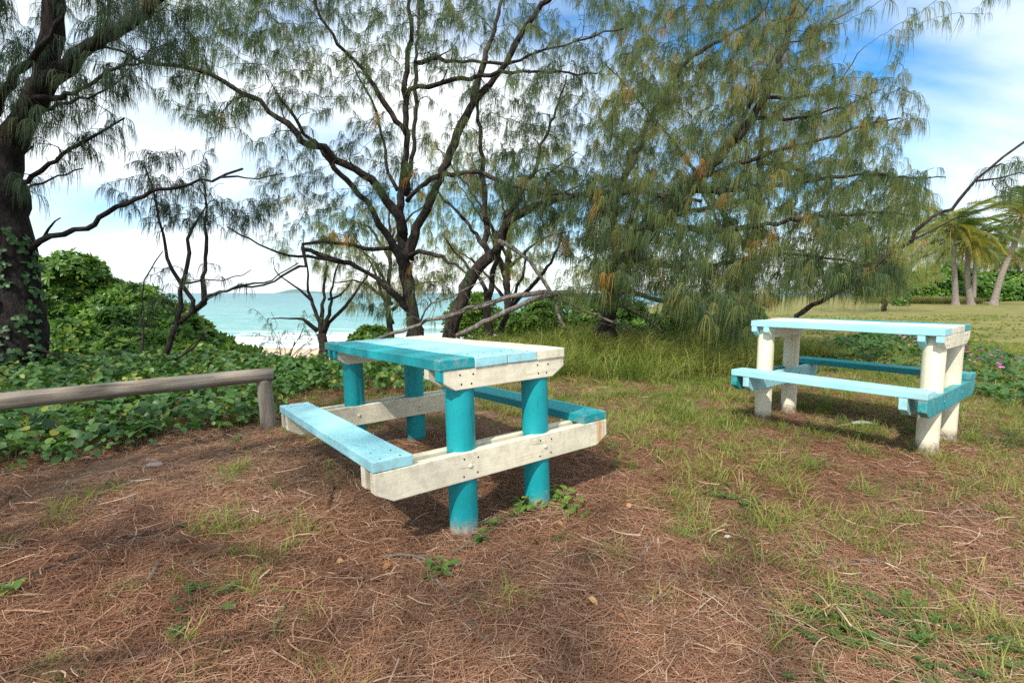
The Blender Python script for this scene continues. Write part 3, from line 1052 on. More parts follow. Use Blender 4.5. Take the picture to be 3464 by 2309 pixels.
def build_trees():
    # --- big dark tree at the left edge
    tr = rooted(D([(86, 1300), (80, 1150), (66, 1000), (50, 850), (30, 700), (18, 560), (45, 465)], 5.9, 5.9))
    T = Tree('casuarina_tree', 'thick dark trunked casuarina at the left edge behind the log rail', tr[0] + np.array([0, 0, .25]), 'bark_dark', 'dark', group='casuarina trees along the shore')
    T.limb(tr, .235, .155, n=18, flare=.25, rough=.05)
    T.limb(D([(45, 470), (102, 367), (148, 265), (168, 153), (184, 0), (200, -180), (230, -380)], 5.9, 5.6), .135, .06, n=12)
    T.limb(D([(140, 285), (230, 219), (306, 158), (383, 112), (459, 61), (520, 10), (590, -60), (690, -170)], 5.8, 5.2), .085, .04, n=10)
    T.limb(D([(25, 560), (-40, 420), (-70, 250), (-60, 60), (-100, -200)], 5.9, 6.4), .12, .05, n=10)
    T.limb(D([(-30, 400), (0, 330), (60, 260), (125, 175), (168, 122), (210, 60)], 5.6, 5.2), .055, .02)
    T.limb(D([(95, 850), (115, 832), (173, 796), (286, 770), (332, 740), (398, 699), (459, 673), (546, 638), (638, 622), (714, 607), (765, 592), (821, 571)], 5.9, 5.3), .036, .010, n=8)
    T.limb(D([(740, 600), (800, 592), (878, 602), (920, 595), (959, 587)], 5.35, 5.2), .012, .005, n=6)
    T.limb(D([(150, 800), (165, 775), (185, 750), (204, 737)], 5.85, 5.7), .016, .007, n=6)
    T.limb(D([(60, 620), (110, 590), (160, 560), (240, 505), (330, 450), (420, 400)], 5.8, 5.3), .030, .009, n=7)
    T.limb(D([(70, 650), (120, 630), (200, 600), (280, 570)], 5.8, 5.5), .018, .006, n=6)
    T.limb(D([(120, 330), (200, 330), (300, 290), (400, 230), (520, 200)], 5.7, 5.1), .03, .008, n=7)
    T.limb(D([(100, 380), (230, 345), (330, 320), (420, 260)], 5.8, 5.6), .025, .007, n=7)
    att = np.vstack([vol([(-150, -80), (560, -80), (560, 120), (420, 260), (200, 330), (-150, 330)], 4.6, 7.4, 120),
                     vol([(60, 280), (420, 230), (430, 440), (330, 560), (190, 560), (100, 500)], 4.9, 6.6, 62),
                     vol([(300, 120), (620, 0), (640, 180), (520, 330), (400, 300)], 4.8, 6.4, 48),
                     vol([(-150, 200), (60, 200), (60, 480), (-100, 480)], 4.8, 7, 24),
                     vol([(60, 580), (160, 580), (170, 640), (90, 660)], 5.3, 6, 6)])
    T.grow(att, .38, .048, .12, start=.25, scl=.85)
    # crown continues above and to the left of the picture
    hi = RNG.normal(size=(170, 3)) * np.array([1.7, 1.5, 1.0]) + np.array([-5.6, 5.2, 6.3])
    T.grow(hi, .35, .075, .05, maxlen=4)
    T.build()

    # --- main tree in the middle
    tr = rooted(D(q6((600, 1060), (588, 960), (560, 800), (532, 640), (515, 520), (508, 400), (500, 300)), 8.0, 8.0))
    T = Tree('casuarina_tree', 'spreading many limbed casuarina directly behind the teal legged table', tr[0] + np.array([0, 0, .25]), group='casuarina trees along the shore')
    T.limb(tr, .165, .075, n=16, flare=.2, rough=.05)
    T.limb(D(q6((540, 640), (505, 540), (450, 470), (380, 350), (330, 260), (230, 110), (110, -20), (60, -60), (0, -160)) + q5((-140, 880), (-260, 700)), 8.0, 7.2), .075, .018)
    big = q5((520, 1560), (490, 1430), (400, 1320), (310, 1190), (200, 1120), (60, 1050), (0, 970)) + q3((2050, 960), (1850, 780), (1600, 610), (1400, 490), (1200, 450), (950, 420), (800, 350), (640, 300))
    T.limb(D(big, 7.95, 6.0), .072, .012, n=12)
    T.limb(D(q5((515, 1620), (498, 1400), (520, 1150), (545, 900), (525, 600), (545, 400), (570, 200), (560, 0), (590, -250)), 8.0, 7.6), .068, .022, n=12)
    T.limb(D(q5((540, 1300), (585, 1000), (600, 700), (600, 500), (615, 250), (625, 0), (660, -260)), 8.05, 8.6), .045, .015)
    T.limb(D(q5((545, 1720), (610, 1500), (700, 1330), (780, 1130), (880, 900), (960, 720), (1060, 600), (1200, 420), (1280, 250), (1380, 100), (1480, 0), (1600, -160)), 8.0, 7.0), .085, .026, n=13)
    T.limb(D(q5((980, 690), (1000, 560), (1060, 400), (1110, 200), (1180, 0), (1230, -200)), 7.7, 7.9), .045, .018)
    T.limb(D(q5((545, 1330), (570, 1290), (620, 1240), (740, 1170), (900, 1150), (1050, 1155), (1200, 1210), (1350, 1260), (1550, 1290), (1800, 1290), (2100, 1280), (2350, 1330)), 7.9, 6.6), .042, .012)
    T.limb(D(q6((575, 900), (480, 800), (400, 720), (290, 640), (150, 570), (0, 535), (-130, 480)) + qB((1000, 150), (850, 125), (680, 110), (560, 80), (440, 20), (380, 0), (300, -60)), 8.0, 7.0), .047, .010)
    T.limb(D(q6((500, 500), (430, 480), (260, 465), (130, 435), (0, 425), (-150, 440)) + qB((780, 165), (640, 235), (520, 290), (330, 320)), 8.0, 6.8), .038, .009)
    T.limb(D(q5((540, 900), (440, 760), (350, 620), (240, 460), (170, 380), (90, 300), (0, 150), (-80, -40)), 7.7, 7.0), .045, .014)
    T.limb(D(q5((480, 1260), (420, 1150), (390, 950), (360, 850), (330, 700), (250, 560), (170, 400)), 7.9, 8.3), .032, .01)
    T.limb(D(q5((540, 640), (560, 585), (680, 575), (800, 545), (960, 510), (1100, 495), (1300, 480), (1550, 485), (1800, 490)), 7.7, 7.0), .04, .01)
    T.limb(D(q5((590, 420), (700, 400), (850, 400), (980, 415), (1200, 420), (1400, 350), (1600, 290), (1850, 230), (1980, 190)), 7.9, 7.2), .032, .010)
    T.limb(D(q6((560, 520), (620, 490), (700, 510), (780, 530), (900, 600), (960, 660)), 7.9, 7.4), .04, .012)
    att = np.vstack([vol([(960, -60), (1500, -60), (1500, 300), (1300, 420), (1080, 420), (960, 300)], 6.4, 9.2, 340),
                     vol([(1480, -60), (2050, -60), (2050, 330), (1900, 420), (1600, 430), (1480, 300)], 6.2, 9.0, 300),
                     vol([(560, 60), (980, -20), (1000, 330), (860, 430), (620, 400), (560, 300)], 5.6, 8.2, 230),
                     vol([(580, -60), (1000, -60), (1000, 60), (600, 80)], 5.6, 8.2, 85),
                     vol([(1500, 420), (2100, 400), (2150, 720), (1900, 760), (1650, 640), (1520, 600)], 6.2, 8.6, 230),
                     vol([(860, 560), (1250, 600), (1300, 760), (1150, 830), (880, 760)], 6.8, 8.6, 70),
                     vol([(1080, 430), (1480, 430), (1450, 640), (1300, 600), (1150, 560)], 7.0, 9.2, 70),
                     vol([(1180, 900), (1480, 840), (1560, 1000), (1430, 1060), (1220, 1060)], 7.4, 9.0, 70)])
    T.grow(vol([(600, 100), (1000, -40), (2050, -40), (2050, 560), (1500, 700), (1000, 600), (640, 420)], 6.4, 9.0, 380), .45, .05, .85)
    T.grow(att, .46, .046, .22, scl=.70)
    hi = RNG.normal(size=(200, 3)) * np.array([1.8, 1.3, .7]) + np.array([-.9, 7.8, 6.6])
    T.grow(hi, .45, .085, .05, maxlen=4)
    T.build()

    # --- leaning tree right of it
    tr = rooted(D(q6((825, 1060), (840, 1000), (880, 880), (930, 740), (980, 640), (1060, 560), (1120, 500)), 7.8, 7.7))
    T = Tree('casuarina_tree', 'dark leaning casuarina just right of the main trunk, bending over to the right', tr[0] + np.array([0, 0, .25]), group='casuarina trees along the shore')
    T.limb(tr, .115, .085, n=13, flare=.15, rough=.05)
    T.limb(D(q6((1100, 520), (1150, 460), (1200, 310), (1320, 230), (1450, 170), (1600, 130), (1800, 110), (2100, 95), (2300, 120), (2500, 160)), 7.7, 6.6), .075, .018, n=11)
    T.limb(D(q6((1085, 540), (1062, 450), (1060, 300), (1060, 100)) + q5((1050, 1200), (1040, 1000), (1030, 880), (1010, 700), (1020, 520)), 7.75, 8.4), .055, .018)
    T.limb(D(q6((1070, 470), (1030, 420), (950, 300), (850, 200), (780, 140), (700, 50)), 7.8, 8.8), .042, .014)
    T.limb(D(q6((1170, 400), (1210, 250), (1260, 180), (1310, 60), (1400, -60)) + q5((1420, 1000), (1480, 860), (1560, 640), (1600, 500)), 7.6, 8.2), .04, .012)
    att = np.vstack([vol([(1700, 620), (2300, 600), (2400, 900), (2150, 960), (1850, 860), (1720, 760)], 6.2, 8.2, 180),
                     vol([(1560, 300), (1980, 300), (1980, 620), (1600, 600)], 7.2, 9.2, 70)])
    T.grow(att, .46, .046, .22, scl=.78)
    T.build()

    # --- thin brown stems behind
    for (path, ya, r, lab, att) in (
        (q6((1092, 1040), (1090, 1000), (1070, 900), (1100, 740), (1120, 600), (1140, 540), (1180, 380), (1260, 200), (1330, 20)), 9.0, .085, 'slim brown stemmed casuarina behind the leaning tree, in front of green shrubs', [(1580, 640), (1900, 560), (1900, 760), (1650, 780)]),
        (q6((1160, 1030), (1170, 1010), (1210, 900), (1260, 830), (1350, 740), (1400, 690), (1500, 560), (1560, 420)), 9.6, .075, 'slim casuarina stem slanting right behind the fallen pale branch', [(1800, 700), (2060, 650), (2060, 860), (1850, 880)])):
        tr = rooted(D(path, ya, ya))
        T = Tree('casuarina_tree', lab, tr[0] + np.array([0, 0, .25]), 'bark', group='casuarina trees along the shore')
        T.limb(tr, r, .018, n=10)
        if ya < 9.3:
            T.limb(D(q6((1078, 850), (1050, 720), (980, 640), (930, 560), (860, 500), (780, 380)), 9.0, 9.6), .05, .014)
        else:
            T.limb(D(q6((1230, 870), (1270, 720), (1310, 640), (1330, 500)), 9.6, 9.9), .045, .014)
        T.grow(vol(att, ya - 1.0, ya + 1.4, 55), .55, .06, .1)
        T.build()

    # --- fallen pale limb lying across behind the table
    b = G(1270, 1150)
    T = Tree('fallen_limb', 'long grey fallen limb lying across behind the teal legged table', b, 'bark_grey', cat='fallen limb')
    fl = D(q6((330, 1075), (450, 1030), (560, 1000), (680, 950), (850, 910), (1000, 860), (1200, 800), (1400, 770), (1560, 765), (1750, 800), (1950, 850), (2070, 900), (2160, 960), (2240, 1030)), 7.0, 7.2)
    T.limb(fl[:9], .020, .038, name='stem', n=11)
    T.limb(fl[8:], .038, .014, name='limb', n=10)
    T.limb(D(q6((870, 1050), (1050, 960), (1200, 890), (1400, 800), (1520, 768)), 6.9, 7.15), .034, .036, name='limb')
    T.limb(D(q6((1600, 1010), (1560, 930), (1530, 870), (1500, 760), (1440, 680), (1380, 600), (1310, 510), (1150, 420)), 7.1, 7.4), .020, .034, name='limb')
    T.limb(D(q6((1540, 770), (1680, 870), (1850, 930), (2000, 990), (2100, 1040), (2180, 1110)), 7.15, 6.9), .030, .008, name='limb')
    T.limb(D(q6((630, 960), (660, 880), (720, 820), (840, 790), (960, 730), (1080, 650)), 7.0, 6.8), .016, .006, name='limb')
    dead = vol([(1380, 860), (1560, 800), (1900, 760), (1950, 950), (1700, 1060), (1350, 1100)], 6.6, 7.6, 70)
    T.grow(dead, .9, .1, .93)
    T.grow(vol([(1780, 960), (2000, 900), (2350, 930), (2420, 1060), (2200, 1130), (1850, 1110)], 6.4, 7.6, 150), .9, .1, 1.0)
    T.build()

    # --- big dense tree on the right
    tr = rooted(D([(2045, 1170), (2050, 1130), (2072, 950), (2127, 867), (2238, 741), (2330, 640), (2450, 510)], 7.6, 7.6))
    T = Tree('casuarina_tree', 'dense weeping casuarina filling the right centre behind the long grass', tr[0] + np.array([0, 0, .25]), group='casuarina trees along the shore')
    T.limb(tr, .15, .085, n=13)
    T.limb(D([(2440, 525), (2540, 400), (2620, 250), (2680, 60), (2730, -120)], 7.6, 7.6), .075, .025)
    T.limb(D([(2240, 740), (2286, 640), (2425, 580), (2522, 548), (2608, 515), (2737, 483), (2845, 457), (2952, 414), (3040, 400)], 7.6, 6.8), .055, .01)
    T.limb(D([(2090, 910), (2080, 700), (2161, 500), (2187, 423), (2264, 301), (2329, 204), (2415, 150), (2560, 60), (2600, 0)], 7.7, 8.2), .07, .014)
    T.limb(D([(2480, 470), (2560, 300), (2640, 161), (2737, 134), (2818, 70), (2887, 32)], 7.5, 7.2), .03, .005)
    T.limb(D([(2600, 330), (2720, 330), (2818, 300), (2887, 215), (2928, 156)], 7.5, 7.2), .025, .004)
    T.limb(D([(2330, 640), (2500, 640), (2700, 620), (2900, 590), (3050, 600), (3200, 600)], 7.6, 7.2), .05, .007)
    T.limb(D([(2240, 750), (2400, 780), (2600, 760), (2800, 730), (3000, 720), (3100, 730)], 7.6, 6.9), .05, .01)
    T.limb(D([(2130, 870), (2300, 900), (2450, 890), (2620, 860), (2800, 870), (2950, 900)], 7.6, 6.6), .05, .01)
    T.limb(D([(2080, 960), (2200, 1010), (2350, 1000), (2480, 1010), (2600, 1040)], 7.6, 6.4), .045, .008)
    T.limb(D([(2560, 400), (2700, 400), (2850, 360), (2990, 300)], 7.6, 7.9), .03, .005)
    T.limb(D([(2660, 120), (2720, 40), (2770, -20)], 7.6, 7.4), .02, .006)
    att = np.vstack([vol([(2080, 0), (2700, -60), (2770, 20), (2840, 90), (2850, 250), (2500, 330), (2100, 330)], 6.3, 9.5, 700),
                     vol([(2050, 300), (2850, 260), (2990, 250), (3060, 420), (3070, 520), (2700, 600), (2050, 620)], 6.0, 9.8, 840),
                     vol([(1980, 600), (2800, 560), (3080, 560), (3190, 600), (3080, 720), (2900, 800), (2000, 800)], 5.8, 9.4, 520),
                     vol([(1960, 780), (2900, 780), (3000, 800), (3040, 900), (2800, 960), (2500, 970), (2000, 960)], 5.7, 8.6, 400),
                     vol([(1880, 900), (2300, 880), (2700, 900), (2680, 1010), (2300, 1030), (1900, 1000)], 5.8, 7.4, 190),
                     vol([(2230, 960), (2560, 950), (2570, 1130), (2440, 1160), (2300, 1080)], 5.3, 6.3, 95),
                     vol([(2700, 880), (3050, 850), (3060, 960), (2720, 1000)], 5.8, 7.4, 110)])
    T.grow(att[1540:], .56, .046, .12, tvar=.2, scl=.85)
    T.grow(att[:1540], .66, .043, .18, tvar=.2, scl=.72)
    hi = RNG.normal(size=(130, 3)) * np.array([1.3, 1.2, .5]) + np.array([4.2, 8.0, 6.0])
    T.grow(hi, .6, .085, .03, maxlen=4)
    T.build()

    # --- slanting sapling on the right
    tr = rooted(D([(2690, 1085), (2695, 1068), (2778, 1018), (2865, 976), (2932, 923), (2998, 869), (3077, 819), (3097, 782), (3147, 740), (3222, 703), (3272, 641), (3338, 574), (3400, 533), (3470, 480), (3560, 420)], 6.6, 5.6), .1)
    T = Tree('casuarina_tree', 'slender casuarina stem slanting up to the right edge above the cream legged table', tr[0] + np.array([0, 0, .1]), group='casuarina trees along the shore')
    T.limb(tr, .042, .010, n=9)
    T.limb(D([(3077, 815), (3151, 782), (3230, 736), (3300, 720), (3380, 690)], 6.0, 5.9), .014, .005, n=6)
    T.limb(D([(3300, 612), (3380, 600), (3450, 580), (3520, 600)], 5.9, 5.8), .012, .005, n=6)
    att = np.vstack([vol([(3270, 620), (3464, 480), (3520, 520), (3520, 640), (3320, 660)], 5.5, 6.3, 20),
                     vol([(2780, 900), (3040, 860), (3050, 960), (2820, 990)], 5.8, 6.8, 40)])
    T.grow(att, .40, .06, .15, scl=.8)
    T.build()

    # --- thin grey stems in front of the shrub mound, left
    tr = rooted(D(q4((865, 1040), (880, 1000), (930, 930), (990, 820), (1040, 700), (1060, 580), (1080, 430), (1100, 340), (1110, 200), (1140, 130), (1200, 20)), 6.3, 6.3))
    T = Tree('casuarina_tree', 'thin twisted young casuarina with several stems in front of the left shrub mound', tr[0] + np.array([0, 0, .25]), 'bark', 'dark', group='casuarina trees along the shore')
    T.limb(tr, .045, .014, n=9)
    T.limb(D(q4((1060, 680), (1140, 610), (1060, 440), (990, 300), (960, 150), (930, 20)) + q3((1020, 1250), (960, 1100)), 6.3, 6.0), .032, .008, n=8)
    T.limb(D(q4((1130, 620), (1200, 560), (1205, 420), (1215, 250), (1210, 100), (1220, 0)) + q3((1360, 1300), (1330, 1180)), 6.3, 6.5), .034, .010, n=8)
    T.limb(D(q4((1140, 610), (1220, 540), (1300, 500), (1400, 470), (1550, 440), (1650, 400), (1760, 330)), 6.3, 6.0), .026, .007, n=8)
    T.limb(D(q4((1065, 450), (1170, 435), (1260, 440), (1380, 420), (1480, 370)), 6.3, 6.0), .014, .005, n=6)
    T.limb(D(q4((850, 1000), (845, 850), (845, 650), (840, 480), (880, 380), (960, 260)), 6.4, 6.6), .016, .006, n=6)
    T.limb(D(q4((900, 960), (1000, 910), (1100, 860), (1180, 770), (1240, 700)), 6.3, 6.1), .016, .006, n=6)
    att = np.vstack([vol([(430, 500), (760, 500), (720, 620), (560, 680), (440, 620)], 5.7, 6.8, 60),
                     vol([(480, 640), (760, 620), (780, 760), (620, 790), (500, 740)], 5.8, 6.8, 55),
                     vol([(340, 600), (480, 560), (560, 640), (420, 720)], 5.7, 6.6, 22),
                     vol([(720, 690), (950, 640), (930, 760), (780, 800)], 5.8, 6.8, 40),
                     vol([(560, 880), (860, 900), (880, 1020), (640, 1080), (420, 1100)], 5.9, 6.7, 26)])
    T.grow(att, .42, .055, .2, scl=.72)
    T.build()

    # --- small open tree by the beach
    tr = rooted(D(qB((890, 800), (885, 755), (880, 680), (872, 585)), 10.0))
    T = Tree('beach_tree', 'small open tree with forked grey trunk standing before the beach and sea', tr[0] + np.array([0, 0, .25]), 'bark', 'needle')
    T.limb(tr, .105, .085, n=12)
    for pts in (((872, 590), (850, 480), (810, 380), (790, 280), (790, 180), (770, 80)), ((872, 590), (875, 480), (890, 300), (905, 180), (900, 60)),
                ((885, 590), (910, 470), (930, 380), (950, 250), (980, 150)), ((888, 590), (950, 490), (1020, 420), (1100, 310), (1140, 250), (1180, 160)),
                ((850, 570), (760, 500), (680, 495), (570, 497)), ((812, 385), (740, 320), (650, 260), (590, 200)), ((915, 380), (1000, 340), (1060, 260))):
        T.limb(D(qB(*pts), 10.0, 9.4 + random.random() * 1.4), .050 if pts[0][0] < 900 and pts[0][1] > 500 else .025, .010, n=8)
    att = np.vstack([vol([(900, 640), (1300, 620), (1300, 860), (1180, 900), (960, 880), (900, 800)], 9.0, 11.0, 130)])
    T.grow(att, .66, .065, .22, scl=.75)
    T.build()

    # --- wispy sapling on the dune edge
    b = np.array([-3.02, 6.75, float(ground_z(-3.02, 6.75))])
    T = Tree('dune_sapling', 'wispy knee high sapling on the dune edge above the log rail end', b, 'bark', 'needle')
    for k in range(9):
        e = b + np.array([RNG.normal() * .28, RNG.normal() * .2, RNG.uniform(.25, .55)])
        T.limb([b + RNG.normal(size=3) * .02 * np.array([1, 1, 0]), b + (e - b) * .45 + RNG.normal(size=3) * .05, e], .007, .003, name='stem', n=5)
    T.grow(b + np.array([0, 0, .42]) + RNG.normal(size=(34, 3)) * np.array([.26, .2, .13]), .5, .06, .35, scl=.42)
    T.build()

    # --- background casuarinas
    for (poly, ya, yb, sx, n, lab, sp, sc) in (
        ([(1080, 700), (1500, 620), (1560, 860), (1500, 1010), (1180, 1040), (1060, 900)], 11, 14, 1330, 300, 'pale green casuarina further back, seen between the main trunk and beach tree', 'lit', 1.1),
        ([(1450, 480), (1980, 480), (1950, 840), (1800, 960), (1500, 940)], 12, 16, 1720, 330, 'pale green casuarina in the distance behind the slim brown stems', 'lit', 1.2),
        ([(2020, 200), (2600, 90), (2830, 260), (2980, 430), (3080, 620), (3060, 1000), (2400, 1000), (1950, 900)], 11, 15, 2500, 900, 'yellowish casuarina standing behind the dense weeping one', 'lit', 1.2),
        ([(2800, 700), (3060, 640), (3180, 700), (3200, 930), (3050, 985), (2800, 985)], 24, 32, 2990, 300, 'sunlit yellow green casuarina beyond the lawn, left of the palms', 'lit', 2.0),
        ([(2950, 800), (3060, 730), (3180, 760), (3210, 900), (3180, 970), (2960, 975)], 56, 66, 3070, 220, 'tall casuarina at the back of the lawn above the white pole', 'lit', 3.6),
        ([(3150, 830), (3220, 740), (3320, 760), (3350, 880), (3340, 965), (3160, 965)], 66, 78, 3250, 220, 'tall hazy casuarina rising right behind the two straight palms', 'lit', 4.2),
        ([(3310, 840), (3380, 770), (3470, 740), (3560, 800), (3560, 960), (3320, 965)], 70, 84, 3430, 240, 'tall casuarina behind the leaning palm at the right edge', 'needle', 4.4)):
        ym = (ya + yb) / 2
        x = (sx - CX) / FPX * ym
        b = np.array([x, ym, float(ground_z(x, ym))])
        T = Tree('casuarina_tree', lab, b, 'bark', sp, group='casuarina trees along the shore')
        top = P(np.mean([p[0] for p in poly]), min(p[1] for p in poly) + 30, ym)
        h = top[2] - b[2]
        T.limb([b - np.array([0, 0, .2]), b + (top - b) * .35 + RNG.normal(size=3) * .15, b + (top - b) * .7, top], .02 + .02 * h, .02, n=9)
        for k in range(7):
            f = random.uniform(.15, .7)
            s = b + (top - b) * f
            q = P(*sample_poly(poly, 1)[0], ym + random.uniform(-1, 1))
            T.limb([s, (s + q) / 2 + np.array([0, 0, .25]), q], .012 + .009 * h, .012, n=7)
        T.grow(vol(poly, ya, yb, n), .55, .10 * sc / 1.2, .03, maxlen=14, scl=sc)
        T.build()


build_trees()


def shade_trees():
    """trees standing to the left of and behind the camera, whose crowns dapple the foreground"""
    for (x, y, h, r, n, lab) in ((-4.4, -1.6, 7.2, 2.2, 170, 'tall casuarina standing left of the viewpoint, shading the near ground'),
                                 (-2.6, -5.4, 8.6, 2.3, 80, 'tall casuarina standing behind the viewpoint'),
                                 (-8.2, 1.4, 8.6, 2.2, 260, 'tall casuarina left of the log rail beyond the picture edge')):
        b = np.array([x, y, float(ground_z(x, y))])
        T = Tree('casuarina_tree', lab, b, group='casuarina trees along the shore')
        T.limb([b - np.array([0, 0, .2]), b + np.array([.1, .1, h * .35]), b + np.array([-.1, .2, h * .7]), b + np.array([.1, 0, h])], .2, .04, n=12)
        for k in range(9):
            a = k * 2.4; z = h * (.45 + .05 * k)
            e = b + np.array([math.cos(a) * r, math.sin(a) * r, z + .6])
            T.limb([b + np.array([0, 0, z - .5]), b + np.array([math.cos(a) * r * .5, math.sin(a) * r * .5, z + .2]), e], .06, .015, n=7)
        att = RNG.normal(size=(n, 3)) * np.array([r * .6, r * .6, h * .14]) + b + np.array([0, 0, h * .80])
        T.grow(att, .45, .085, .05, maxlen=5, scl=1.15)
        T.build()


shade_trees()

# ------------------------------------------------------------------ leaf-sized pieces
def leaf_blade(L, W, fold=0.15, curl=0.15, shape='ovate', n=5):
    """one leaf along +x: verts, quads"""
    t = np.linspace(0, 1, n)
    if shape == 'ovate':
        w = W * np.sin(np.pi * np.clip(t, 0, 1) ** 0.75) ** .8
    elif shape == 'round':
        w = W * np.sqrt(np.clip(1 - (2 * t - 1) ** 2, 0, 1))
    else:
        w = W * np.sin(np.pi * t ** 1.7) ** .7
    w[0] = W * .06; w[-1] = W * .04
    mid = np.stack([L * t, 0 * t, -curl * L * t ** 2], -1)
    lf = mid + np.stack([0 * t, w * .5, fold * w], -1)
    rt = mid + np.stack([0 * t, -w * .5, fold * w], -1)
    v = np.vstack([lf, mid, rt])
    i = np.arange(n - 1)
    q = np.vstack([np.stack([i + n, i + n + 1, i + 1, i], -1), np.stack([i + 2 * n, i + 2 * n + 1, i + n + 1, i + n], -1)])
    return v, q


def rotm(yaw, pitch=0.0, roll=0.0):
    return np.array(Matrix.Rotation(yaw, 3, 'Z') @ Matrix.Rotation(-pitch, 3, 'Y') @ Matrix.Rotation(roll, 3, 'X'))


def join_leaves(name, parts, mat):
    vs, qs, hs, off = [], [], [], 0
    for v, q, h in parts:
        vs.append(v); qs.append(q + off); hs.append(np.full(len(v), h)); off += len(v)
    return mesh_np(name, np.vstack(vs), np.vstack(qs), mat, True, {'hue': np.concatenate(hs)})


def rosette(seed, mat, n=11, L=.10, W=.042):
    g = np.random.default_rng(seed)
    parts = []
    for i in range(n):
        v, q = leaf_blade(L * g.uniform(.75, 1.15), W * g.uniform(.85, 1.15), .12, g.uniform(.0, .3), 'obovate')
        m = rotm(i * 2.4 + g.normal() * .2, g.uniform(.05, 1.1) * (0.4 + .6 * i / n), g.normal() * .2)
        parts.append((v @ m.T + np.array([0, 0, .02 * i / n]), q, np.clip(.35 + .5 * i / n + g.normal() * .12, 0, 1)))
    return join_leaves('leaf_rosette', parts, mat)


def trifoliate(seed, mat, stalk=.09, s=.055):
    g = np.random.default_rng(seed)
    parts = []
    top = np.array([g.normal() * .015, g.normal() * .015, stalk])
    h = np.clip(g.normal(.45, .25), 0, 1)
    for k in range(3):
        v, q = leaf_blade(s * g.uniform(1.1, 1.5), s * g.uniform(.95, 1.2), .10 + g.random() * .1, g.uniform(.0, .35), 'round', 6)
        m = rotm(k * 2.09 + g.normal() * .25, g.normal() * .35, g.normal() * .3)
        parts.append((v @ m.T + top, q, np.clip(h + g.normal() * .08, 0, 1)))
    # stalk
    v, q, _ = tube([(0, 0, -.03), tuple(top * .6), tuple(top)], [.002, .0016, .0014], 3, False)
    parts.append((v, q, .3))
    return join_leaves('vine_leaf', parts, mat)


def tuft(seed, mat, n, L, spread, w=.003, droop=.5):
    g = np.random.default_rng(seed)
    parts = []
    for i in range(n):
        ln = L * g.uniform(.45, 1.15)
        az = g.uniform(0, 2 * math.pi)
        el = abs(g.normal(0, spread))
        t = np.linspace(0, 1, 5)[:, None]
        out = np.array([math.cos(az), math.sin(az), 0])
        p0 = np.array([g.normal() * L * .10, g.normal() * L * .10, -.01])
        pts = p0 + out * ln * (math.sin(el) * t + droop * .5 * t ** 2.2) + np.array([0, 0, 1]) * ln * (math.cos(el) * t - droop * .55 * t ** 2.4)
        wd = np.array([-math.sin(az + g.normal() * .6), math.cos(az), .1])
        ww = w * g.uniform(.7, 1.3) * np.array([1, 1, .85, .6, .12])[:, None] * .5
        v = np.vstack([pts - wd * ww, pts + wd * ww])
        a = np.arange(4)
        q = np.stack([a, a + 1, a + 6, a + 5], -1)
        parts.append((v, q, np.clip(g.normal(.45, .25), 0, 1)))
    return join_leaves('grass_tuft', parts, mat)


def litter_patch(seed, mat, n=330, R0=.30, pale=.09):
    g = np.random.default_rng(seed)
    parts = []
    for i in range(n):
        r = R0 * math.sqrt(g.random()); a = g.uniform(0, 6.283)
        p = np.array([r * math.cos(a), r * math.sin(a), g.uniform(.000, .022)])
        ln = g.uniform(.05, .22); th = g.uniform(0, 6.283); cv = g.normal() * .9
        t = np.linspace(-.5, .5, 5)
        ang = th + cv * t
        dx = np.cumsum(np.cos(ang)) * ln / 5; dy = np.cumsum(np.sin(ang)) * ln / 5
        pts = np.stack([p[0] + dx - dx.mean(), p[1] + dy - dy.mean(), p[2] + g.normal() * .05 * ln * t * 2 + .010 * g.random() * np.cos(t * 3)], -1)
        pl = g.random() < pale
        w = (g.uniform(.0026, .0042) if pl and g.random() < .25 else g.uniform(.0009, .0017)) * .5
        nd = np.stack([-np.sin(ang), np.cos(ang), np.full(5, g.normal() * .4)], -1)
        v = np.vstack([pts - nd * w, pts + nd * w])
        k = np.arange(4)
        q = np.stack([k, k + 1, k + 6, k + 5], -1)
        h = g.uniform(.80, 1.0) if pl else np.clip(g.normal(.45, .2), 0, .85)
        parts.append((v, q, h))
    return join_leaves('litter_patch', parts, mat)


def up_rot(n, tilt=.25):
    return lean_eulers(RNG.uniform(0, 6.283, n), RNG.uniform(0, 6.283, n), np.abs(RNG.normal(0, tilt, n)))


def on_ground(xy, dz=0.0):
    z = ground_z(xy[:, 0], xy[:, 1])
    return np.stack([xy[:, 0], xy[:, 1], z + dz], -1)


def frustum_pts(n, y0, y1, power=1.0, margin=.25):
    """spread over the ground in front of the viewpoint, denser nearby"""
    u = RNG.random(n) ** power
    y = y0 + (y1 - y0) * u
    x = (RNG.random(n) * 2 - 1) * (y * 1.03 + margin)
    return np.stack([x, y], -1)


# ------------------------------------------------------------------ shrubs
ROS = [rosette(100 + i, M['broad'], 11, .115, .044) for i in range(6)]


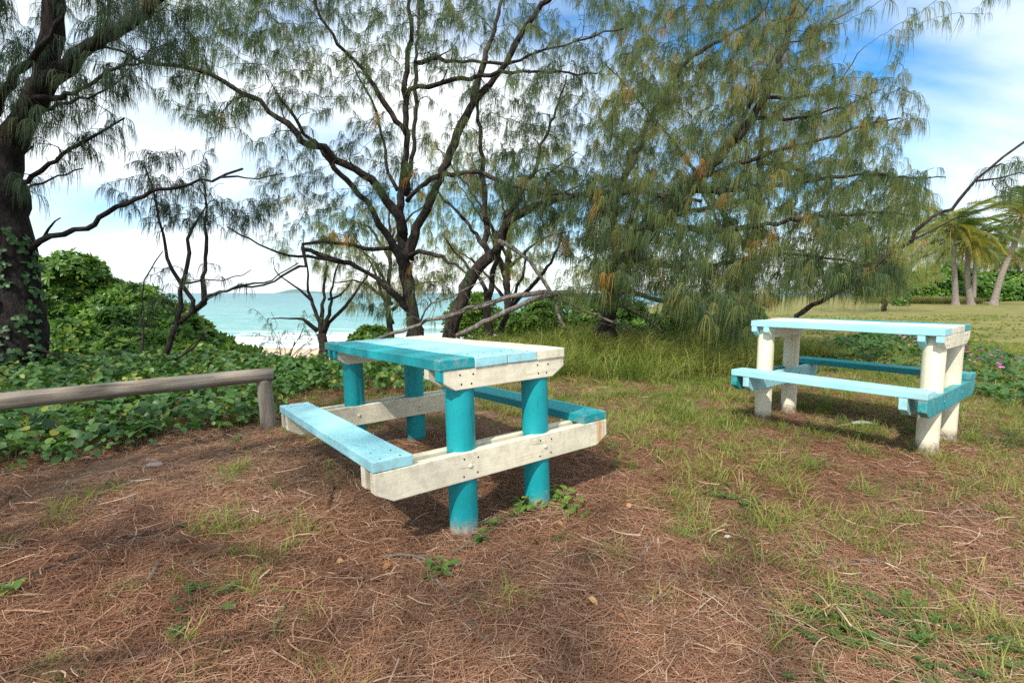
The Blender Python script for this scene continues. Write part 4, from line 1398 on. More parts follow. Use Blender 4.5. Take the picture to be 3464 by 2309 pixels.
def shrub(name, label, vx, vy, Y, r, n, group, ros=None, sc=1.0, sq=.9, tint=.5, cat='shrub'):
    c = V(vx, vy, Y)
    g = float(ground_z(c[0], c[1]))
    b = np.array([c[0], c[1], g])
    root = empty(name, tuple(b))
    tag(root, label, cat, group)
    lumps = []
    for k in range(9):
        a = RNG.uniform(0, 6.28); d = r * RNG.uniform(.2, .75)
        lumps.append((c + np.array([math.cos(a) * d, math.sin(a) * d * .8, RNG.uniform(-.6, .45) * r * sq]), r * RNG.uniform(.35, .6)))
    lumps.append((c, r * .7))
    per = n // len(lumps)
    pos, out = [], []
    for (lc, lr) in lumps:
        d = RNG.normal(size=(per, 3)); d /= np.linalg.norm(d, axis=1)[:, None]
        d[:, 2] = np.abs(d[:, 2]) * 1.05 - .25
        rr = lr * (1 - .35 * RNG.random(per) ** 2.0)
        pos.append(lc + d * rr[:, None] * np.array([1, 1, sq])); out.append(d)
    # skirt down to the ground
    m = n // 3
    a = RNG.uniform(0, 6.28, m); hgt = RNG.random(m) ** .8
    sk = np.stack([c[0] + np.cos(a) * r * (1.0 - .15 * RNG.random(m)), c[1] + np.sin(a) * r * .85, g + .05 + hgt * max(.05, (c[2] - g))], -1)
    pos.append(sk); out.append(np.stack([np.cos(a), np.sin(a), np.full(m, .35)], -1))
    pos = np.vstack(pos); out = np.vstack(out)
    ok = pos[:, 2] > ground_z(pos[:, 0], pos[:, 1]) + .02
    pos, out = pos[ok], out[ok]
    rot = np.zeros((len(pos), 3))
    for i, d in enumerate(out):
        ax = Vector((d[0], d[1], d[2] + .55)).normalized()
        rot[i] = (ax.to_track_quat('Z', 'Y').to_matrix() @ Matrix.Rotation(random.uniform(0, 6.28), 3, 'Z')).to_euler()
    t = np.clip(tint + .08 + RNG.normal(size=len(pos)) * .26, 0, 1)
    scatter('foliage', ros or ROS, pos - b, rot, sc * RNG.uniform(.75, 1.3, len(pos)), t, root)
    st = []
    for k in range(14):
        e = pos[RNG.integers(len(pos))] - b
        s = np.array([RNG.normal() * .12 * r, RNG.normal() * .12 * r, -.1])
        p = catmull([s, s * .4 + e * .5 + np.array([0, 0, -.05]), e * .97], .2)
        st.append((p, np.linspace(.022, .006, len(p)) * min(1.5, r + .3)))
    link('stems', tubes_mesh('stems', st, 5, M['bark']), root)
    return root


def build_shrubs():
    gl = 'sea lettuce shrubs of the left mound'
    shrub('coastal_shrub', 'tallest rounded green shrub of the left mound, right behind the dark trunk', 150, 672, 9.2, 1.05, 1500, gl, tint=.42)
    shrub('coastal_shrub', 'green shrub on the left mound skyline, second from the dark trunk', 310, 712, 8.8, .85, 1200, gl, tint=.45)
    shrub('coastal_shrub', 'green shrub where the left mound slopes down to the sea', 435, 790, 8.3, .62, 900, gl, tint=.48)
    shrub('coastal_shrub', 'lowest bright shrub at the seaward end of the left mound', 535, 838, 7.6, .38, 500, gl, tint=.7)
    shrub('coastal_shrub', 'bright leafed shrub low in the left mound beside the dark trunk', 165, 800, 7.6, .62, 900, gl, tint=.66)
    shrub('coastal_shrub', 'leafy green shrub low in the middle of the left mound', 330, 815, 7.3, .55, 800, gl, tint=.55)
    shrub('coastal_shrub', 'small bright shrub behind the log rail near the fallen dark branch', 465, 838, 6.9, .36, 450, gl, tint=.72)
    shrub('coastal_shrub', 'dark leafy shrub at the far left edge behind the trunk', 10, 770, 8.0, .95, 900, gl, tint=.35)
    gc = 'green shrubs behind the leaning trunks'
    shrub('coastal_shrub', 'bright green shrub seen between the leaning trunk and slim brown stem', 1095, 725, 12.5, .80, 700, gc, tint=.70)
    shrub('coastal_shrub', 'bright green shrub under the pale fallen limb, right of the slim stems', 1240, 735, 11.5, .85, 850, gc, tint=.72)
    shrub('coastal_shrub', 'light green shrub at the foot of the dense weeping casuarina', 1360, 735, 13, .80, 600, gc, tint=.66)
    shrub('coastal_shrub', 'small yellowish shrub left of the main trunk at the dune edge', 850, 775, 10.5, .40, 300, gc, tint=.78)
    shrub('coastal_shrub', 'dull green undergrowth bush under the hanging needles, left of the cream legged table', 1560, 735, 9.5, .55, 420, gc, tint=.40)
    shrub('coastal_shrub', 'dull green undergrowth bush half hidden behind the tall grass', 1450, 745, 10.5, .60, 420, gc, tint=.45)
    shrub('coastal_shrub', 'dark undergrowth bush at the base of the slanting slender stem', 1700, 745, 9.0, .50, 380, gc, tint=.35)
    gb = 'bushes at the back of the lawn'
    big = [rosette(130 + i, M['broad'], 10, .34, .17) for i in range(3)]
    for (vx, vy, Y, r, lab) in ((2110, 655, 58, 3.0, 'broad dark green bush left of the palm trunks behind the lawn'),
                                (2185, 650, 62, 3.4, 'tall round bush right behind the two straight palm trunks'),
                                (2255, 655, 62, 3.0, 'green bush between the straight palms and leaning palm'),
                                (2325, 657, 66, 3.2, 'green bush right of the leaning palm at the picture edge'),
                                (2050, 660, 56, 2.2, 'low green bush at the lawn end behind the hanging needles')):
        shrub('lawn_bush', lab, vx, vy, Y, r, 800, gb, big, 1.0, .95, .42, cat='bush')
    shrub('low_bush', 'small dark bush on the lawn just right of the hanging branch tips', 2070, 685, 40, .55, 150, None, [rosette(140 + i, M['broad'], 9, .2, .1) for i in range(2)], 1.0, .7, .2, cat='bush')


build_shrubs()


def climbing_leaves():
    root = [o for o in COL.objects if o.get('label', '').startswith('thick dark trunked')][0]
    n = 130
    h = RNG.random(n) ** 1.6 * 1.7
    a = RNG.uniform(-2.6, .4, n)
    r = .25 - .03 * h
    ax = np.array([P(80, 1150, 5.9), P(50, 850, 5.9)]) - np.array(root.location)
    cx = ax[0][0] + (ax[1][0] - ax[0][0]) * (h - ax[0][2]) / (ax[1][2] - ax[0][2])
    pos = np.stack([cx + r * np.cos(a), r * np.sin(a), h], -1)
    rot = np.zeros((n, 3))
    for i in range(n):
        rot[i] = (Vector((math.cos(a[i]), math.sin(a[i]), .5)).to_track_quat('Z', 'Y').to_matrix() @ Matrix.Rotation(random.uniform(0, 6.28), 3, 'Z')).to_euler()
    scatter('climbing_leaves', [trifoliate(230 + i, M['vine'], .03, .045) for i in range(3)], pos, rot, RNG.uniform(.6, 1.1, n), np.clip(RNG.normal(.12, .12, n), 0, 1), root)


climbing_leaves()

# ------------------------------------------------------------------ fallen dark branch behind the rail
def fallen_branches():
    b = G(215, 1275)
    T = Tree('fallen_branch', 'dark curved branch lying behind the log rail at the foot of the left trunk', b, 'bark_dark', cat='fallen branch')
    T.limb(D(q4((110, 1105), (200, 1060), (300, 1020), (350, 970), (430, 945), (540, 938), (640, 960), (740, 985), (840, 960), (1000, 930), (1150, 905), (1300, 905), (1400, 930), (1500, 965)), 5.7, 6.3), .042, .026, name='stem', n=10)
    T.limb(D(q4((260, 1060), (340, 1040), (440, 1010), (560, 1000), (700, 1000), (860, 985)), 5.6, 5.9), .034, .018, name='limb', n=9)
    T.limb(D(q4((160, 825), (260, 850), (340, 880), (400, 920), (460, 950)), 5.7, 5.8), .010, .016, name='limb', n=6)
    T.limb(D(q4((890, 975), (960, 920), (1060, 880), (1140, 820), (1200, 770), (1230, 730)), 5.9, 5.8), .016, .006, name='limb', n=6)
    T.build()


fallen_branches()

# ------------------------------------------------------------------ vines, grass and litter (stuff)
VIN = [trifoliate(200 + i, M['vine'], st, s) for i, (st, s) in enumerate(((.06, .050), (.10, .055), (.13, .060), (.09, .045), (.16, .055), (.05, .058)))]


def to_world(polyV):
    return np.array([GV(a, b)[:2] for a, b in polyV])


TBL_XY = [(np.array([0.0003, 2.2366]), .6487, .72, 1.5), (np.array([2.8642, 3.2425]), .6656, .70, 1.2)]


def build_vines():
    left = np.vstack([to_world([(-260, 1150), (0, 1092), (200, 1062), (400, 1018), (600, 988), (655, 930), (720, 905), (1010, 905), (1080, 880)]),
                      [[-0.6, 6.4], [-1.2, 7.3], [-2.4, 6.45], [-4.5, 7.0], [-8.5, 7.5], [-8.5, 3.2]]])
    xy = sample_poly(left, 11500)
    xy += RNG.normal(size=xy.shape) * .07
    dens = vnoise(xy[:, 0], xy[:, 1], 1.1, 7)
    xy = xy[RNG.random(len(xy)) < .45 + dens]
    h = .03 + .10 * vnoise(xy[:, 0], xy[:, 1], .9, 8) * RNG.random(len(xy))
    t = np.clip(RNG.normal(.56, .22, len(xy)), 0, .9); t[RNG.random(len(xy)) < .025] = 1.0
    o = scatter('vine_ground_cover', VIN, on_ground(xy, h), up_rot(len(xy), .45), RNG.uniform(.38, 1.0, len(xy)), t)
    tag(o, 'dense beach bean vines covering the dune edge behind the log rail', 'vines')
    # runners thinning out over the litter
    right = to_world([(1745, 835), (1850, 800), (2000, 765), (2120, 775), (2460, 855), (2470, 960), (2300, 935), (2180, 895), (2000, 850), (1850, 870)])
    xy = sample_poly(right, 4200)
    dens = vnoise(xy[:, 0], xy[:, 1], 1.6, 9)
    xy = xy[RNG.random(len(xy)) < np.clip(dens * 1.7 - .15, .05, 1)]
    t = np.clip(RNG.normal(.55, .2, len(xy)), 0, .92)
    o = scatter('vine_ground_cover', VIN[:4], on_ground(xy, .01), up_rot(len(xy), .35), RNG.uniform(.35, .85, len(xy)), t)
    tag(o, 'patchy green vines with pink flowers behind the cream legged table', 'vines')
    # flowers
    v, q = leaf_blade(.022, .018, .2, -.3, 'round', 5)
    fl = join_leaves('flower', [(v @ rotm(k * 1.257, .5).T + np.array([0, 0, .13]), q, .5) for k in range(5)], M['flower'])
    pts = to_world([(2060, 790), (2150, 810), (2290, 850), (2352, 865), (2330, 890), (2250, 870), (2100, 820)])
    xy = sample_poly(pts, 70)
    o = scatter('flowers', [fl], on_ground(xy, .03), up_rot(70, .5), RNG.uniform(.8, 1.7, 70), np.full(70, .5))
    tag(o, 'small pink pea flowers above the vines at right', 'flowers')


build_vines()

GR_S = [tuft(300 + i, M['grass'], 16, l, .75, .0030, .6) for i, l in enumerate((.07, .09, .12, .14, .10))]
GR_T = [tuft(320 + i, M['grass'], 22, l, .42, .0060, .8) for i, l in enumerate((.38, .55, .72, .45, .6))]
GR_F = [tuft(340 + i, M['grass'], 26, l, .8, .010, .5) for i, l in enumerate((.09, .12, .10))]
LIT = [litter_patch(400 + i, M['litter']) for i in range(14)]


def grass_mask(x, y):
    n = .55 * vnoise(x, y, 1.3, 21) + .45 * vnoise(x, y, 3.7, 22)
    zone = np.clip(.30 + .055 * x + .05 * (y - 3), .16, .8)
    zone += .35 * np.exp(-((y - 4.9) / 1.2) ** 2) * (x > -.5)
    zone += .30 * np.exp(-((x - 1.6) ** 2 + (y - 1.6) ** 2) / .5)
    near_t1 = np.exp(-((x - -.1) ** 2 + (y - 2.7) ** 2) / .7)
    return n * (zone - .30 * near_t1)


def build_ground_cover():
    # dry needles
    xy = frustum_pts(2700, .95, 7.6, 1.35, .4)
    keep = RNG.random(len(xy)) < np.clip(1.7 * vnoise(xy[:, 0], xy[:, 1], 2.3, 31) - .12, .08, 1)
    xy = xy[keep]
    t = np.clip(vnoise(xy[:, 0], xy[:, 1], .9, 32) * .7 + RNG.normal(size=len(xy)) * .12 + .12, 0, 1)
    o = scatter('needle_litter', LIT, on_ground(xy, -.004), up_rot(len(xy), .05), RNG.uniform(.8, 1.25, len(xy)), t)
    tag(o, 'reddish brown fallen needles strewn over the foreground', 'needle litter')
    # short grass in patches
    xy = frustum_pts(42000, .95, 9.5, .8, .4)
    m = grass_mask(xy[:, 0], xy[:, 1])
    xy = xy[RNG.random(len(xy)) < np.clip(m * 3.2 - .24, 0, 1)]
    xy = xy[::4]
    k = RNG.integers(3, 9, len(xy))
    xy = np.repeat(xy, k, 0) + RNG.normal(size=(k.sum(), 2)) * .045
    t = np.clip(.28 + .62 * vnoise(xy[:, 0], xy[:, 1], 1.4, 33) + RNG.normal(size=len(xy)) * .16, 0, 1)
    o = scatter('short_grass', GR_S, on_ground(xy), up_rot(len(xy), .2), RNG.uniform(.6, 1.3, len(xy)), t)
    tag(o, 'sparse short grass tufts growing through the needle litter', 'grass')
    # tall grass in front of the trees
    poly = np.vstack([to_world([(1060, 885), (1150, 880), (1300, 872), (1500, 885), (1690, 868), (1740, 850)]), [[4.6, 7.2], [3.6, 8.8], [1.0, 9.5], [-.8, 9.0]]])
    xy = sample_poly(poly, 2900)
    t = np.clip(.36 + .50 * vnoise(xy[:, 0], xy[:, 1], 1.1, 34) + RNG.normal(size=len(xy)) * .16, 0, 1)
    o = scatter('tall_grass', GR_T, on_ground(xy), up_rot(len(xy), .18), RNG.uniform(.5, 1.15, len(xy)) * np.clip(.55 + .8 * vnoise(xy[:, 0], xy[:, 1], .7, 36), .5, 1.2), t)
    tag(o, 'rank tall green grass in front of the casuarina trunks', 'grass')
    # rougher lawn edge further out
    u = RNG.random((9000, 2))
    y = 7 + 16 * u[:, 0] ** 1.3
    xy = np.stack([2.5 + (y * 1.05 - 2.5) * u[:, 1], y], -1)
    m = vnoise(xy[:, 0], xy[:, 1], .6, 35)
    xy = xy[RNG.random(len(xy)) < np.clip(m * 1.5 - .2, 0, 1)]
    o = scatter('lawn_grass', GR_F, on_ground(xy), up_rot(len(xy), .2), RNG.uniform(.4, .9, len(xy)), np.clip(RNG.normal(.5, .15, len(xy)), 0, 1))
    tag(o, 'worn lawn grass spreading behind the cream legged table', 'grass')
    # dry strip at the back of the lawn
    a = np.stack([RNG.uniform(37, 44.5, 900), RNG.uniform(48, 53, 900)], -1)
    o = scatter('dry_grass', [tuft(360, M['grass'], 26, .8, .4, .03, .5)], on_ground(a), up_rot(900, .15), RNG.uniform(.7, 1.3, 900), np.clip(RNG.normal(.88, .06, 900), 0, 1))
    tag(o, 'pale dry grass strip at the back of the lawn before the bushes', 'grass')


build_ground_cover()

# ------------------------------------------------------------------ palms
def palm_frond_mesh(seed, L=2.7):
    g = np.random.default_rng(seed)
    t = np.linspace(0, 1, 14)
    rach = np.stack([L * (t - .12 * t ** 2), 0 * t, L * (.18 * t - .62 * t ** 2.1)], -1)
    v, q, _ = tube(rach, np.linspace(.035, .006, 14), 5, False)
    parts = [(v, q, .95)]
    for i in range(46):
        u = .12 + .86 * i / 46
        x = u * 13; j = min(12, int(x))
        p = rach[j] + (rach[j + 1] - rach[j]) * (x - j)
        ln = L * .30 * math.sin(math.pi * min(1, u * .85 + .12)) ** .7 * g.uniform(.85, 1.1)
        for s in (-1, 1):
            d = np.array([.45 + .3 * u, s * .8, g.uniform(-.05, .25)])
            d /= np.linalg.norm(d)
            tt = np.linspace(0, 1, 4)[:, None]
            pts = p + d * ln * tt + np.array([0, 0, -1]) * ln * .55 * tt ** 2
            w = np.array([.028, .034, .024, .004])[:, None] * .5
            wd = np.array([.9, -.2 * s, .35])
            vv = np.vstack([pts - wd * w, pts + wd * w])
            k = np.arange(3)
            parts.append((vv, np.stack([k, k + 1, k + 5, k + 4], -1), np.clip(g.normal(.35 + .25 * (seed % 3), .14), 0, .95)))
    return join_leaves('frond', parts, M['frond'])


FRONDS = [palm_frond_mesh(500 + i) for i in range(3)]
FROND_DRY = palm_frond_mesh(506, 2.2)
M['palm_bark'] = None


def palm_bark():
    m = Mat('ringed palm bark')
    x, y, z = m.sep(m.coord('Object'))
    s = m.math('SINE', m.math('MULTIPLY', m.math('ADD', z, m.math('MULTIPLY', m.noise(m.coord('Object'), 3, 3), .12)), 38))
    n = m.noise(m.coord('Object'), 9, 5, .65)
    c = m.ramp(n, [(0.3, (0.16, 0.13, 0.11)), (0.7, (0.36, 0.31, 0.27))])
    c = m.mix(m.ramp(s, [(0.55, 0.0), (0.95, .55)]), c, (0.09, 0.07, 0.06))
    m.set(c, .9, .15)
    m.bump(s, .5, .02)
    return m.m


M['palm_bark'] = palm_bark()


def palm(label, path, Y, r=.21, nf=18, fs=1.0, yaw0=0.0):
    pts = [P(a, b, Y) for a, b in path]
    g = float(ground_z(pts[0][0], pts[0][1]))
    pts[0] = np.array([pts[0][0], pts[0][1], g - .1])
    b = np.array([pts[0][0], pts[0][1], g])
    root = empty('coconut_palm', tuple(b))
    tag(root, label, 'palm tree', 'coconut palms on the lawn')
    p = catmull(pts, .16)
    t = np.linspace(0, 1, len(p))
    rad = r * (1 - .38 * t) * (1 + .55 * np.exp(-t * 16)) * (1 + .025 * np.sin(np.arange(len(p)) * 1.9))
    v, q, tr = tube(p - b, rad, 14, True, .012)
    link('trunk', mesh_np('trunk', v, [q, tr], M['palm_bark'], True), root)
    top = p[-1] - b
    # crownshaft stubs
    st = [(np.array([top + np.array([0, 0, -.15]), top + np.array([math.cos(a) * .22, math.sin(a) * .22, .35])]), np.array([.07, .03])) for a in np.arange(7) * .9]
    link('leaf_bases', tubes_mesh('leaf_bases', st, 5, M['palm_bark']), root)
    for i in range(nf):
        o = link('frond', FRONDS[i % 3] if i < nf - 4 else FROND_DRY, root)
        el = 1.05 - 1.9 * (i / nf) ** 1.1
        o.location = tuple(top + np.array([0, 0, .1]))
        o.rotation_euler = Euler((random.uniform(-.25, .25), -el, yaw0 + i * 2.4 + random.uniform(-.2, .2)), 'XYZ')
        s = fs * random.uniform(.85, 1.12)
        o.scale = (s, s, s)
    return root


palm('straight coconut palm, left one of the front pair on the lawn', [(3233, 1031), (3231, 960), (3227, 880), (3224, 770)], 43, .22, 26, 1.4)
palm('straight coconut palm, right one of the front pair on the lawn', [(3285, 1031), (3277, 980), (3273, 930), (3277, 815)], 43, .23, 24, 1.3, .7)
palm('leaning coconut palm tilting out over the right picture edge', [(3359, 1033), (3385, 940), (3425, 840), (3464, 742)], 43, .25, 24, 1.4, 1.4)
palm('dark shaded coconut palm half hidden behind the front pair', [(3293, 1016), (3296, 960), (3300, 850)], 56, .22, 20, 1.4, .3)
palm('far coconut palm right of the leaning one at the picture edge', [(3462, 1012), (3452, 960), (3440, 880)], 66, .22, 18, 1.4, 2.2)
palm('slim far coconut palm between the leaning palm and the edge palm', [(3402, 1009), (3396, 975), (3392, 880)], 76, .2, 16, 1.4, 1.1)

# ------------------------------------------------------------------ far things on the lawn
def far_things():
    m = Mat('white post paint'); m.set((.75, .72, .70), .6)
    b = P(3126, 1008, 56); b[2] = float(ground_z(b[0], b[1]))
    t = P(3131, 915, 56)
    root = empty('marker_pole', tuple(b)); tag(root, 'thin white pole at the back of the lawn left of the palms', 'pole')
    v, q, tr = tube(np.array([[0, 0, -.1], [.03, 0, 1.5], list(t - b)]), [.045, .042, .038], 10)
    link('shaft', mesh_np('shaft', v, [q, tr], m.m, True), root)
    v, q, tr = tube(np.array([[0, 0, 0], [0, 0, .05], [0, 0, .08]]), [.06, .06, .02], 10)
    c = link('cap', mesh_np('cap', v, [q, tr], m.m, True), root); c.location = tuple(t - b)
    # pale green low rail
    m = Mat('pale green rail paint'); m.set((.22, .48, .42), .6)
    a, c = P(3395, 995, 74), P(3520, 995, 74)
    a[2] = c[2] = float(ground_z(a[0], a[1]))
    root = empty('barrier_rail', tuple(a)); tag(root, 'low pale green rail far behind the leaning palm', 'railing')
    for k in range(6):
        x = (c - a) * k / 5
        v, q, tr = tube(np.array([[0, 0, -.1], [0, 0, .4], [0, 0, .72]]), [.05, .05, .05], 8)
        o = link('post', mesh_np('post', v, [q, tr], m.m, True), root); o.location = tuple(x)
    for z in (.68, .4):
        v, q, tr = tube(np.array([[0, 0, z], list((c - a) * .5 + np.array([0, 0, z])), list((c - a) + np.array([0, 0, z]))]), [.045] * 3, 8)
        link('rail', mesh_np('rail', v, [q, tr], m.m, True), root)


far_things()

# ------------------------------------------------------------------ weeds and small things on the ground
def weed(name, label, vx, vy, kind, n, size, spread, tint, cat='plant'):
    b = GV(vx, vy)
    root = empty(name, tuple(b)); tag(root, label, cat)
    g = np.random.default_rng(int(vx * 7 + vy))
    st, parts = [], []
    for i in range(n):
        a = g.uniform(0, 6.283); d = spread * math.sqrt(g.random()); h = size * g.uniform(.5, 1.6)
        e = np.array([math.cos(a) * d, math.sin(a) * d, h])
        p = catmull([np.array([e[0] * .1, e[1] * .1, -.02]), np.array([e[0] * .5, e[1] * .5, h * .9]), e], .02)
        st.append((p, np.linspace(.0028, .0012, len(p))))
        if kind == 'broad':
            for u in (.45, .7, 1.0):
                q0 = p[int((len(p) - 1) * u)]
                for s in (-1, 1):
                    L = size * g.uniform(.8, 1.25) * (1.1 - .3 * u)
                    v, q = leaf_blade(L, L * .62, .12, g.uniform(.1, .5), 'ovate', 6)
                    m = rotm(a + s * g.uniform(.6, 1.5), g.uniform(-.2, .5), g.normal() * .25)
                    parts.append((v @ m.T + q0, q, np.clip(tint + g.normal() * .15, 0, 1)))
        else:                                                     # pinnate: little paired leaflets
            k = 9
            d2 = np.array([math.cos(a + g.normal() * .5), math.sin(a + g.normal() * .5), g.uniform(-.1, .35)])
            for j in range(k):
                q0 = e + d2 * size * 2.2 * j / k
                for s in (-1, 1):
                    L = size * .62 * math.sin(math.pi * (j + 1.5) / (k + 2))
                    v, q = leaf_blade(L, L * .5, .08, .1, 'obovate', 4)
                    m = rotm(math.atan2(d2[1], d2[0]) + s * 1.25, g.normal() * .2 + .1, g.normal() * .2)
                    parts.append((v @ m.T + q0, q, np.clip(tint + g.normal() * .12, 0, 1)))
            st.append((np.array([e, e + d2 * size * 2.2]), np.array([.0014, .0008])))
    link('stems', tubes_mesh('stems', st, 4, M['weed_stem']), root)
    o = link('leaves', join_leaves('leaves', parts, M['weed']), root)
    o['kind'] = 'stuff'
    return root


M['weed'] = leaf_mat('weed leaves', [(0.0, (0.035, 0.085, 0.024)), (0.5, (0.085, 0.17, 0.035)), (0.85, (0.17, 0.27, 0.05)), (1.0, (0.30, 0.32, 0.06))], .35, .5, .35, wi=0.0)
M['weed_stem'] = Mat('weed stem').set((0.10, 0.13, 0.04), .7).m


def build_small():
    weed('leafy_weed', 'bright heart leafed plant at the foot of the right teal leg', 1275, 1172, 'broad', 13, .050, .17, .72)
    weed('leafy_weed', 'low leafy sprig against the base of the right teal leg', 1205, 1178, 'broad', 7, .045, .12, .6)
    weed('leafy_weed', 'leaf pair on the runner just right of the near teal leg', 1128, 1215, 'broad', 3, .042, .07, .6)
    weed('leafy_weed', 'dark runner leaves trailing in front of the near teal leg', 1095, 1252, 'broad', 3, .040, .07, .5)
    weed('leafy_weed', 'trailing green leaves furthest down the runner toward the camera', 1015, 1312, 'broad', 5, .040, .10, .5)
    weed('leafy_weed', 'small green weed growing at the end under the right teal seat', 1345, 1040, 'broad', 8, .04, .12, .55)
    weed('leafy_weed', 'single bright green seedling cut by the left picture edge', 12, 1372, 'broad', 4, .045, .06, .85)
    weed('leafy_weed', 'small weed on the needle litter left of the blue seat', 545, 1015, 'broad', 4, .035, .08, .5)
    weed('leafy_weed', 'small green weed in front of the cream legged table between the legs', 2080, 1045, 'broad', 7, .035, .10, .6)
    weed('pinnate_weed', 'low bluish green herb on bare litter right of the teal legs', 1350, 1255, 'pinnate', 22, .022, .13, .2)
    weed('pinnate_weed', 'small ferny weed on the litter in the left foreground', 440, 1415, 'pinnate', 14, .030, .11, .35)
    weed('pinnate_weed', 'large ferny weed patch, upper one in the bottom right corner', 2010, 1450, 'pinnate', 46, .030, .20, .5)
    weed('pinnate_weed', 'large ferny weed patch, lower one in the bottom right corner', 2150, 1510, 'pinnate', 60, .030, .24, .45)
    weed('pinnate_weed', 'ferny weed patch at the bottom edge left of the corner patch', 1930, 1530, 'pinnate', 34, .028, .18, .45)
    weed('pinnate_weed', 'thin ferny weed in the grass right of the herb', 1690, 1145, 'pinnate', 22, .028, .14, .45)
    weed('pinnate_weed', 'ferny weeds by the right picture edge below the cream legged table', 2320, 1020, 'pinnate', 24, .03, .22, .35)

    def stick(label, pts, r0, r1, mat='stick', lift=.024):
        r0 *= 1.25; r1 *= 1.25
        w = [GV(a, b) + np.array([0, 0, lift]) for a, b in pts]
        b = w[0]
        root = empty('dead_stick', tuple(b)); tag(root, label, 'stick', 'dead sticks lying on the litter')
        p = catmull(w, .03)
        p[1:-1] += RNG.normal(size=(len(p) - 2, 3)) * .0015
        v, q, tr = tube(p - b, np.linspace(r0, r1, len(p)), 7, True, .06)
        link('stem', mesh_np('stem', v, [q, tr], M[mat], True), root)
        i = len(p) // 2
        tw = [p[i], p[i] + (p[min(i + 3, len(p) - 1)] - p[i]) * .8 + np.array([0, .02, .012])]
        v, q, tr = tube(np.array(tw) - b, [r1 * .8, r1 * .4], 5)
        link('side_twig', mesh_np('side_twig', v, [q, tr], M[mat], True), root)
    stick('long dark root like stick entering from the left picture edge', [(-30, 1365), (60, 1340), (150, 1305), (215, 1272), (300, 1250), (430, 1215)], .010, .006, 'stick_dark')
    stick('short pale grey stick lying on the litter at lower left', [(345, 1345), (355, 1325), (362, 1312), (368, 1302)], .008, .006)
    stick('thin curved stick beside the small ferny weed at lower left', [(635, 1520), (625, 1480), (640, 1440), (660, 1400)], .005, .003)
    stick('long thin pale twig near the bottom centre', [(1000, 1340), (1060, 1420), (1130, 1500), (1180, 1530)], .004, .002)
    stick('pale twig at the foot of the near teal leg', [(1040, 1280), (1110, 1240), (1160, 1215), (1195, 1195)], .005, .003)
    stick('bleached forked twig in the left foreground', [(880, 1290), (940, 1285), (1000, 1305)], .005, .003)
    stick('pale upright leaning twig left of the vines edge', [(200, 1190), (225, 1150), (250, 1110), (255, 1085)], .005, .003)
    stick('grey twig on the litter right of the small stone', [(640, 1130), (690, 1115), (735, 1110)], .005, .003)
    stick('short dark twig below the end of the cream beam', [(755, 1170), (762, 1150), (768, 1130)], .007, .005, 'stick_dark')
    stick('bleached twig at lower right among the needles', [(1900, 1310), (1990, 1300), (2070, 1312)], .005, .003)
    stick('pale twig on the right near the cream table legs', [(2190, 1150), (2240, 1190), (2290, 1200)], .005, .003)
    stick('slim grey twig bottom centre right', [(1480, 1400), (1560, 1370), (1640, 1380)], .004, .002)
    stick('short bleached twig right of the low bluish herb', [(1470, 1300), (1480, 1275), (1490, 1255)], .006, .004)

    # stone, bark strip, fallen leaves
    b = GV(357, 1072)
    bm = bmesh.new(); bmesh.ops.create_icosphere(bm, subdivisions=3, radius=.034)
    for v in bm.verts:
        n = .15 * math.sin(v.co.x * 90 + 1) * math.sin(v.co.y * 70) + .1 * math.sin(v.co.z * 110)
        v.co *= 1 + n; v.co.z *= .55; v.co.x *= 1.25
    m = Mat('pinkish stone'); m.set(m.ramp(m.noise(m.coord(), 60, 4), [(.3, (.25, .19, .17)), (.7, (.45, .37, .34))]), .85)
    o = link('stone', bm_mesh('stone', bm, m.m)); o.location = tuple(b + np.array([0, 0, .012]))
    for p in o.data.polygons: p.use_smooth = True
    tag(o, 'small pinkish stone lying on the litter below the log rail', 'stone')
    b = GV(1985, 978)
    bm = bmesh.new()
    k = 8
    for i in range(k + 1):
        t = i / k
        for s in (-1, 1):
            for zz in (0, 1):
                bm.verts.new(((t - .5) * .17, s * (.016 + .004 * math.sin(t * 5)), .018 + .012 * math.sin(t * 3) + zz * .004 + .004 * s))
    bm.verts.ensure_lookup_table()
    V4 = lambda i: [bm.verts[i * 4 + j] for j in range(4)]
    for i in range(k):
        a, c = V4(i), V4(i + 1)
        for (p, q) in ((0, 1), (1, 3), (3, 2), (2, 0)):
            bm.faces.new((a[p], a[q], c[q], c[p]))
    for e in (V4(0), V4(k)[::-1]):
        bm.faces.new((e[0], e[2], e[3], e[1]))
    bmesh.ops.recalc_face_normals(bm, faces=bm.faces)
    m = Mat('bleached bark'); m.set((.42, .42, .40), .8)
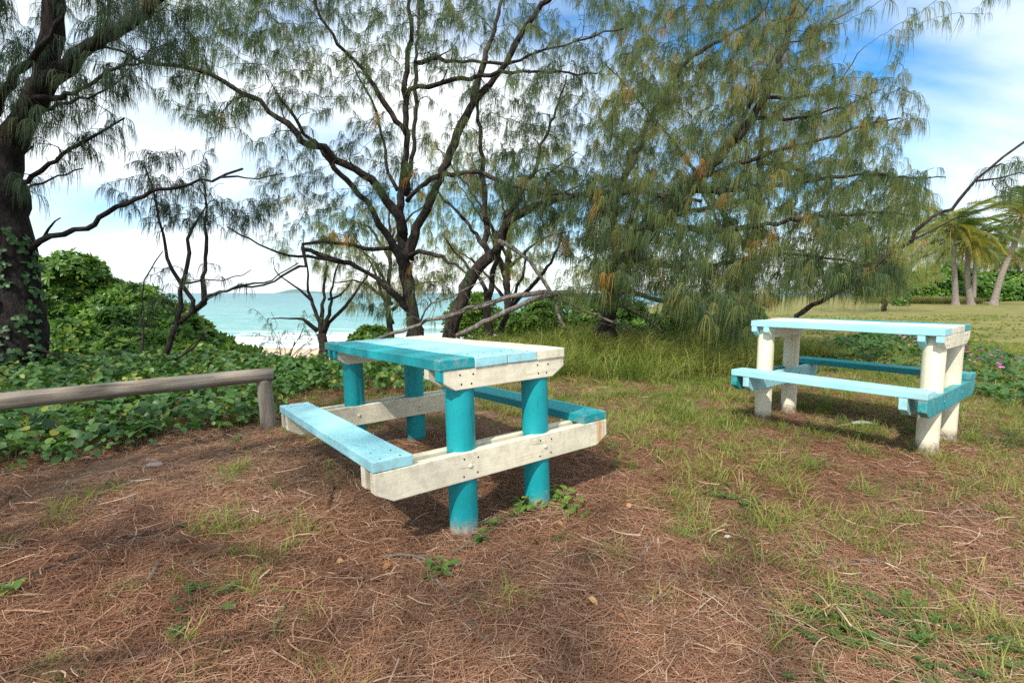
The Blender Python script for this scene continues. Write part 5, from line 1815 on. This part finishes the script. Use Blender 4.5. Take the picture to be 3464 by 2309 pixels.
    o = link('bark_strip', bm_mesh('bark_strip', bm, m.m)); o.location = tuple(b); o.rotation_euler = (0, 0, -.1)
    tag(o, 'pale flat bark strip in the grass in front of the cream legged table', 'bark strip')
    b = GV(1670, 1241)
    bm = bmesh.new(); bmesh.ops.create_icosphere(bm, subdivisions=2, radius=.011)
    for v in bm.verts:
        v.co.z = abs(v.co.z) * .6 + .2 * v.co.x; v.co.x *= 1.4
    m = Mat('white shell'); m.set((.78, .80, .80), .4)
    o = link('shell', bm_mesh('shell', bm, m.m)); o.location = tuple(b + np.array([0, 0, .018]))
    tag(o, 'tiny white shell lying on the litter at right of centre', 'shell')
    # scattered twigs and fallen leaves: too many to count
    tws = []
    for i in range(8):
        g = np.random.default_rng(700 + i)
        L = g.uniform(.06, .2)
        p = np.stack([np.linspace(-L / 2, L / 2, 6), np.cumsum(g.normal(size=6)) * .006, .008 + .006 * g.random(6)], -1)
        v, q, tr = tube(p, np.linspace(.0032, .0016, 6) * g.uniform(.7, 1.4), 5, False)
        tws.append(mesh_np('twig', v, q, M['stick'] if i % 4 else M['stick_dark'], True))
    xy = frustum_pts(520, 1.0, 6.5, 1.2, .3)
    o = scatter('scattered_twigs', tws, on_ground(xy, .006), up_rot(len(xy), .12), RNG.uniform(.6, 1.3, len(xy)), RNG.random(len(xy)))
    tag(o, 'small dead twigs scattered over the needle litter', 'twigs')
    m = leaf_mat('dead leaves', [(0.0, (.16, .06, .02)), (.5, (.36, .17, .06)), (1.0, (.55, .40, .22))], .15, .7, .2)
    v, q = leaf_blade(.04, .024, .25, .5, 'ovate', 5)
    v2, q2 = leaf_blade(.03, .024, .4, -.4, 'round', 5)
    xy = frustum_pts(120, 1.0, 6, 1.2, .3)
    o = scatter('fallen_leaves', [join_leaves('leaf', [(v, q, .4)], m), join_leaves('leaf', [(v2, q2, .7)], m)], on_ground(xy, .022), up_rot(len(xy), .5), RNG.uniform(.6, 1.2, len(xy)), RNG.random(len(xy)))
    tag(o, 'small orange and tan fallen leaves dotted over the litter', 'leaves')


build_small()
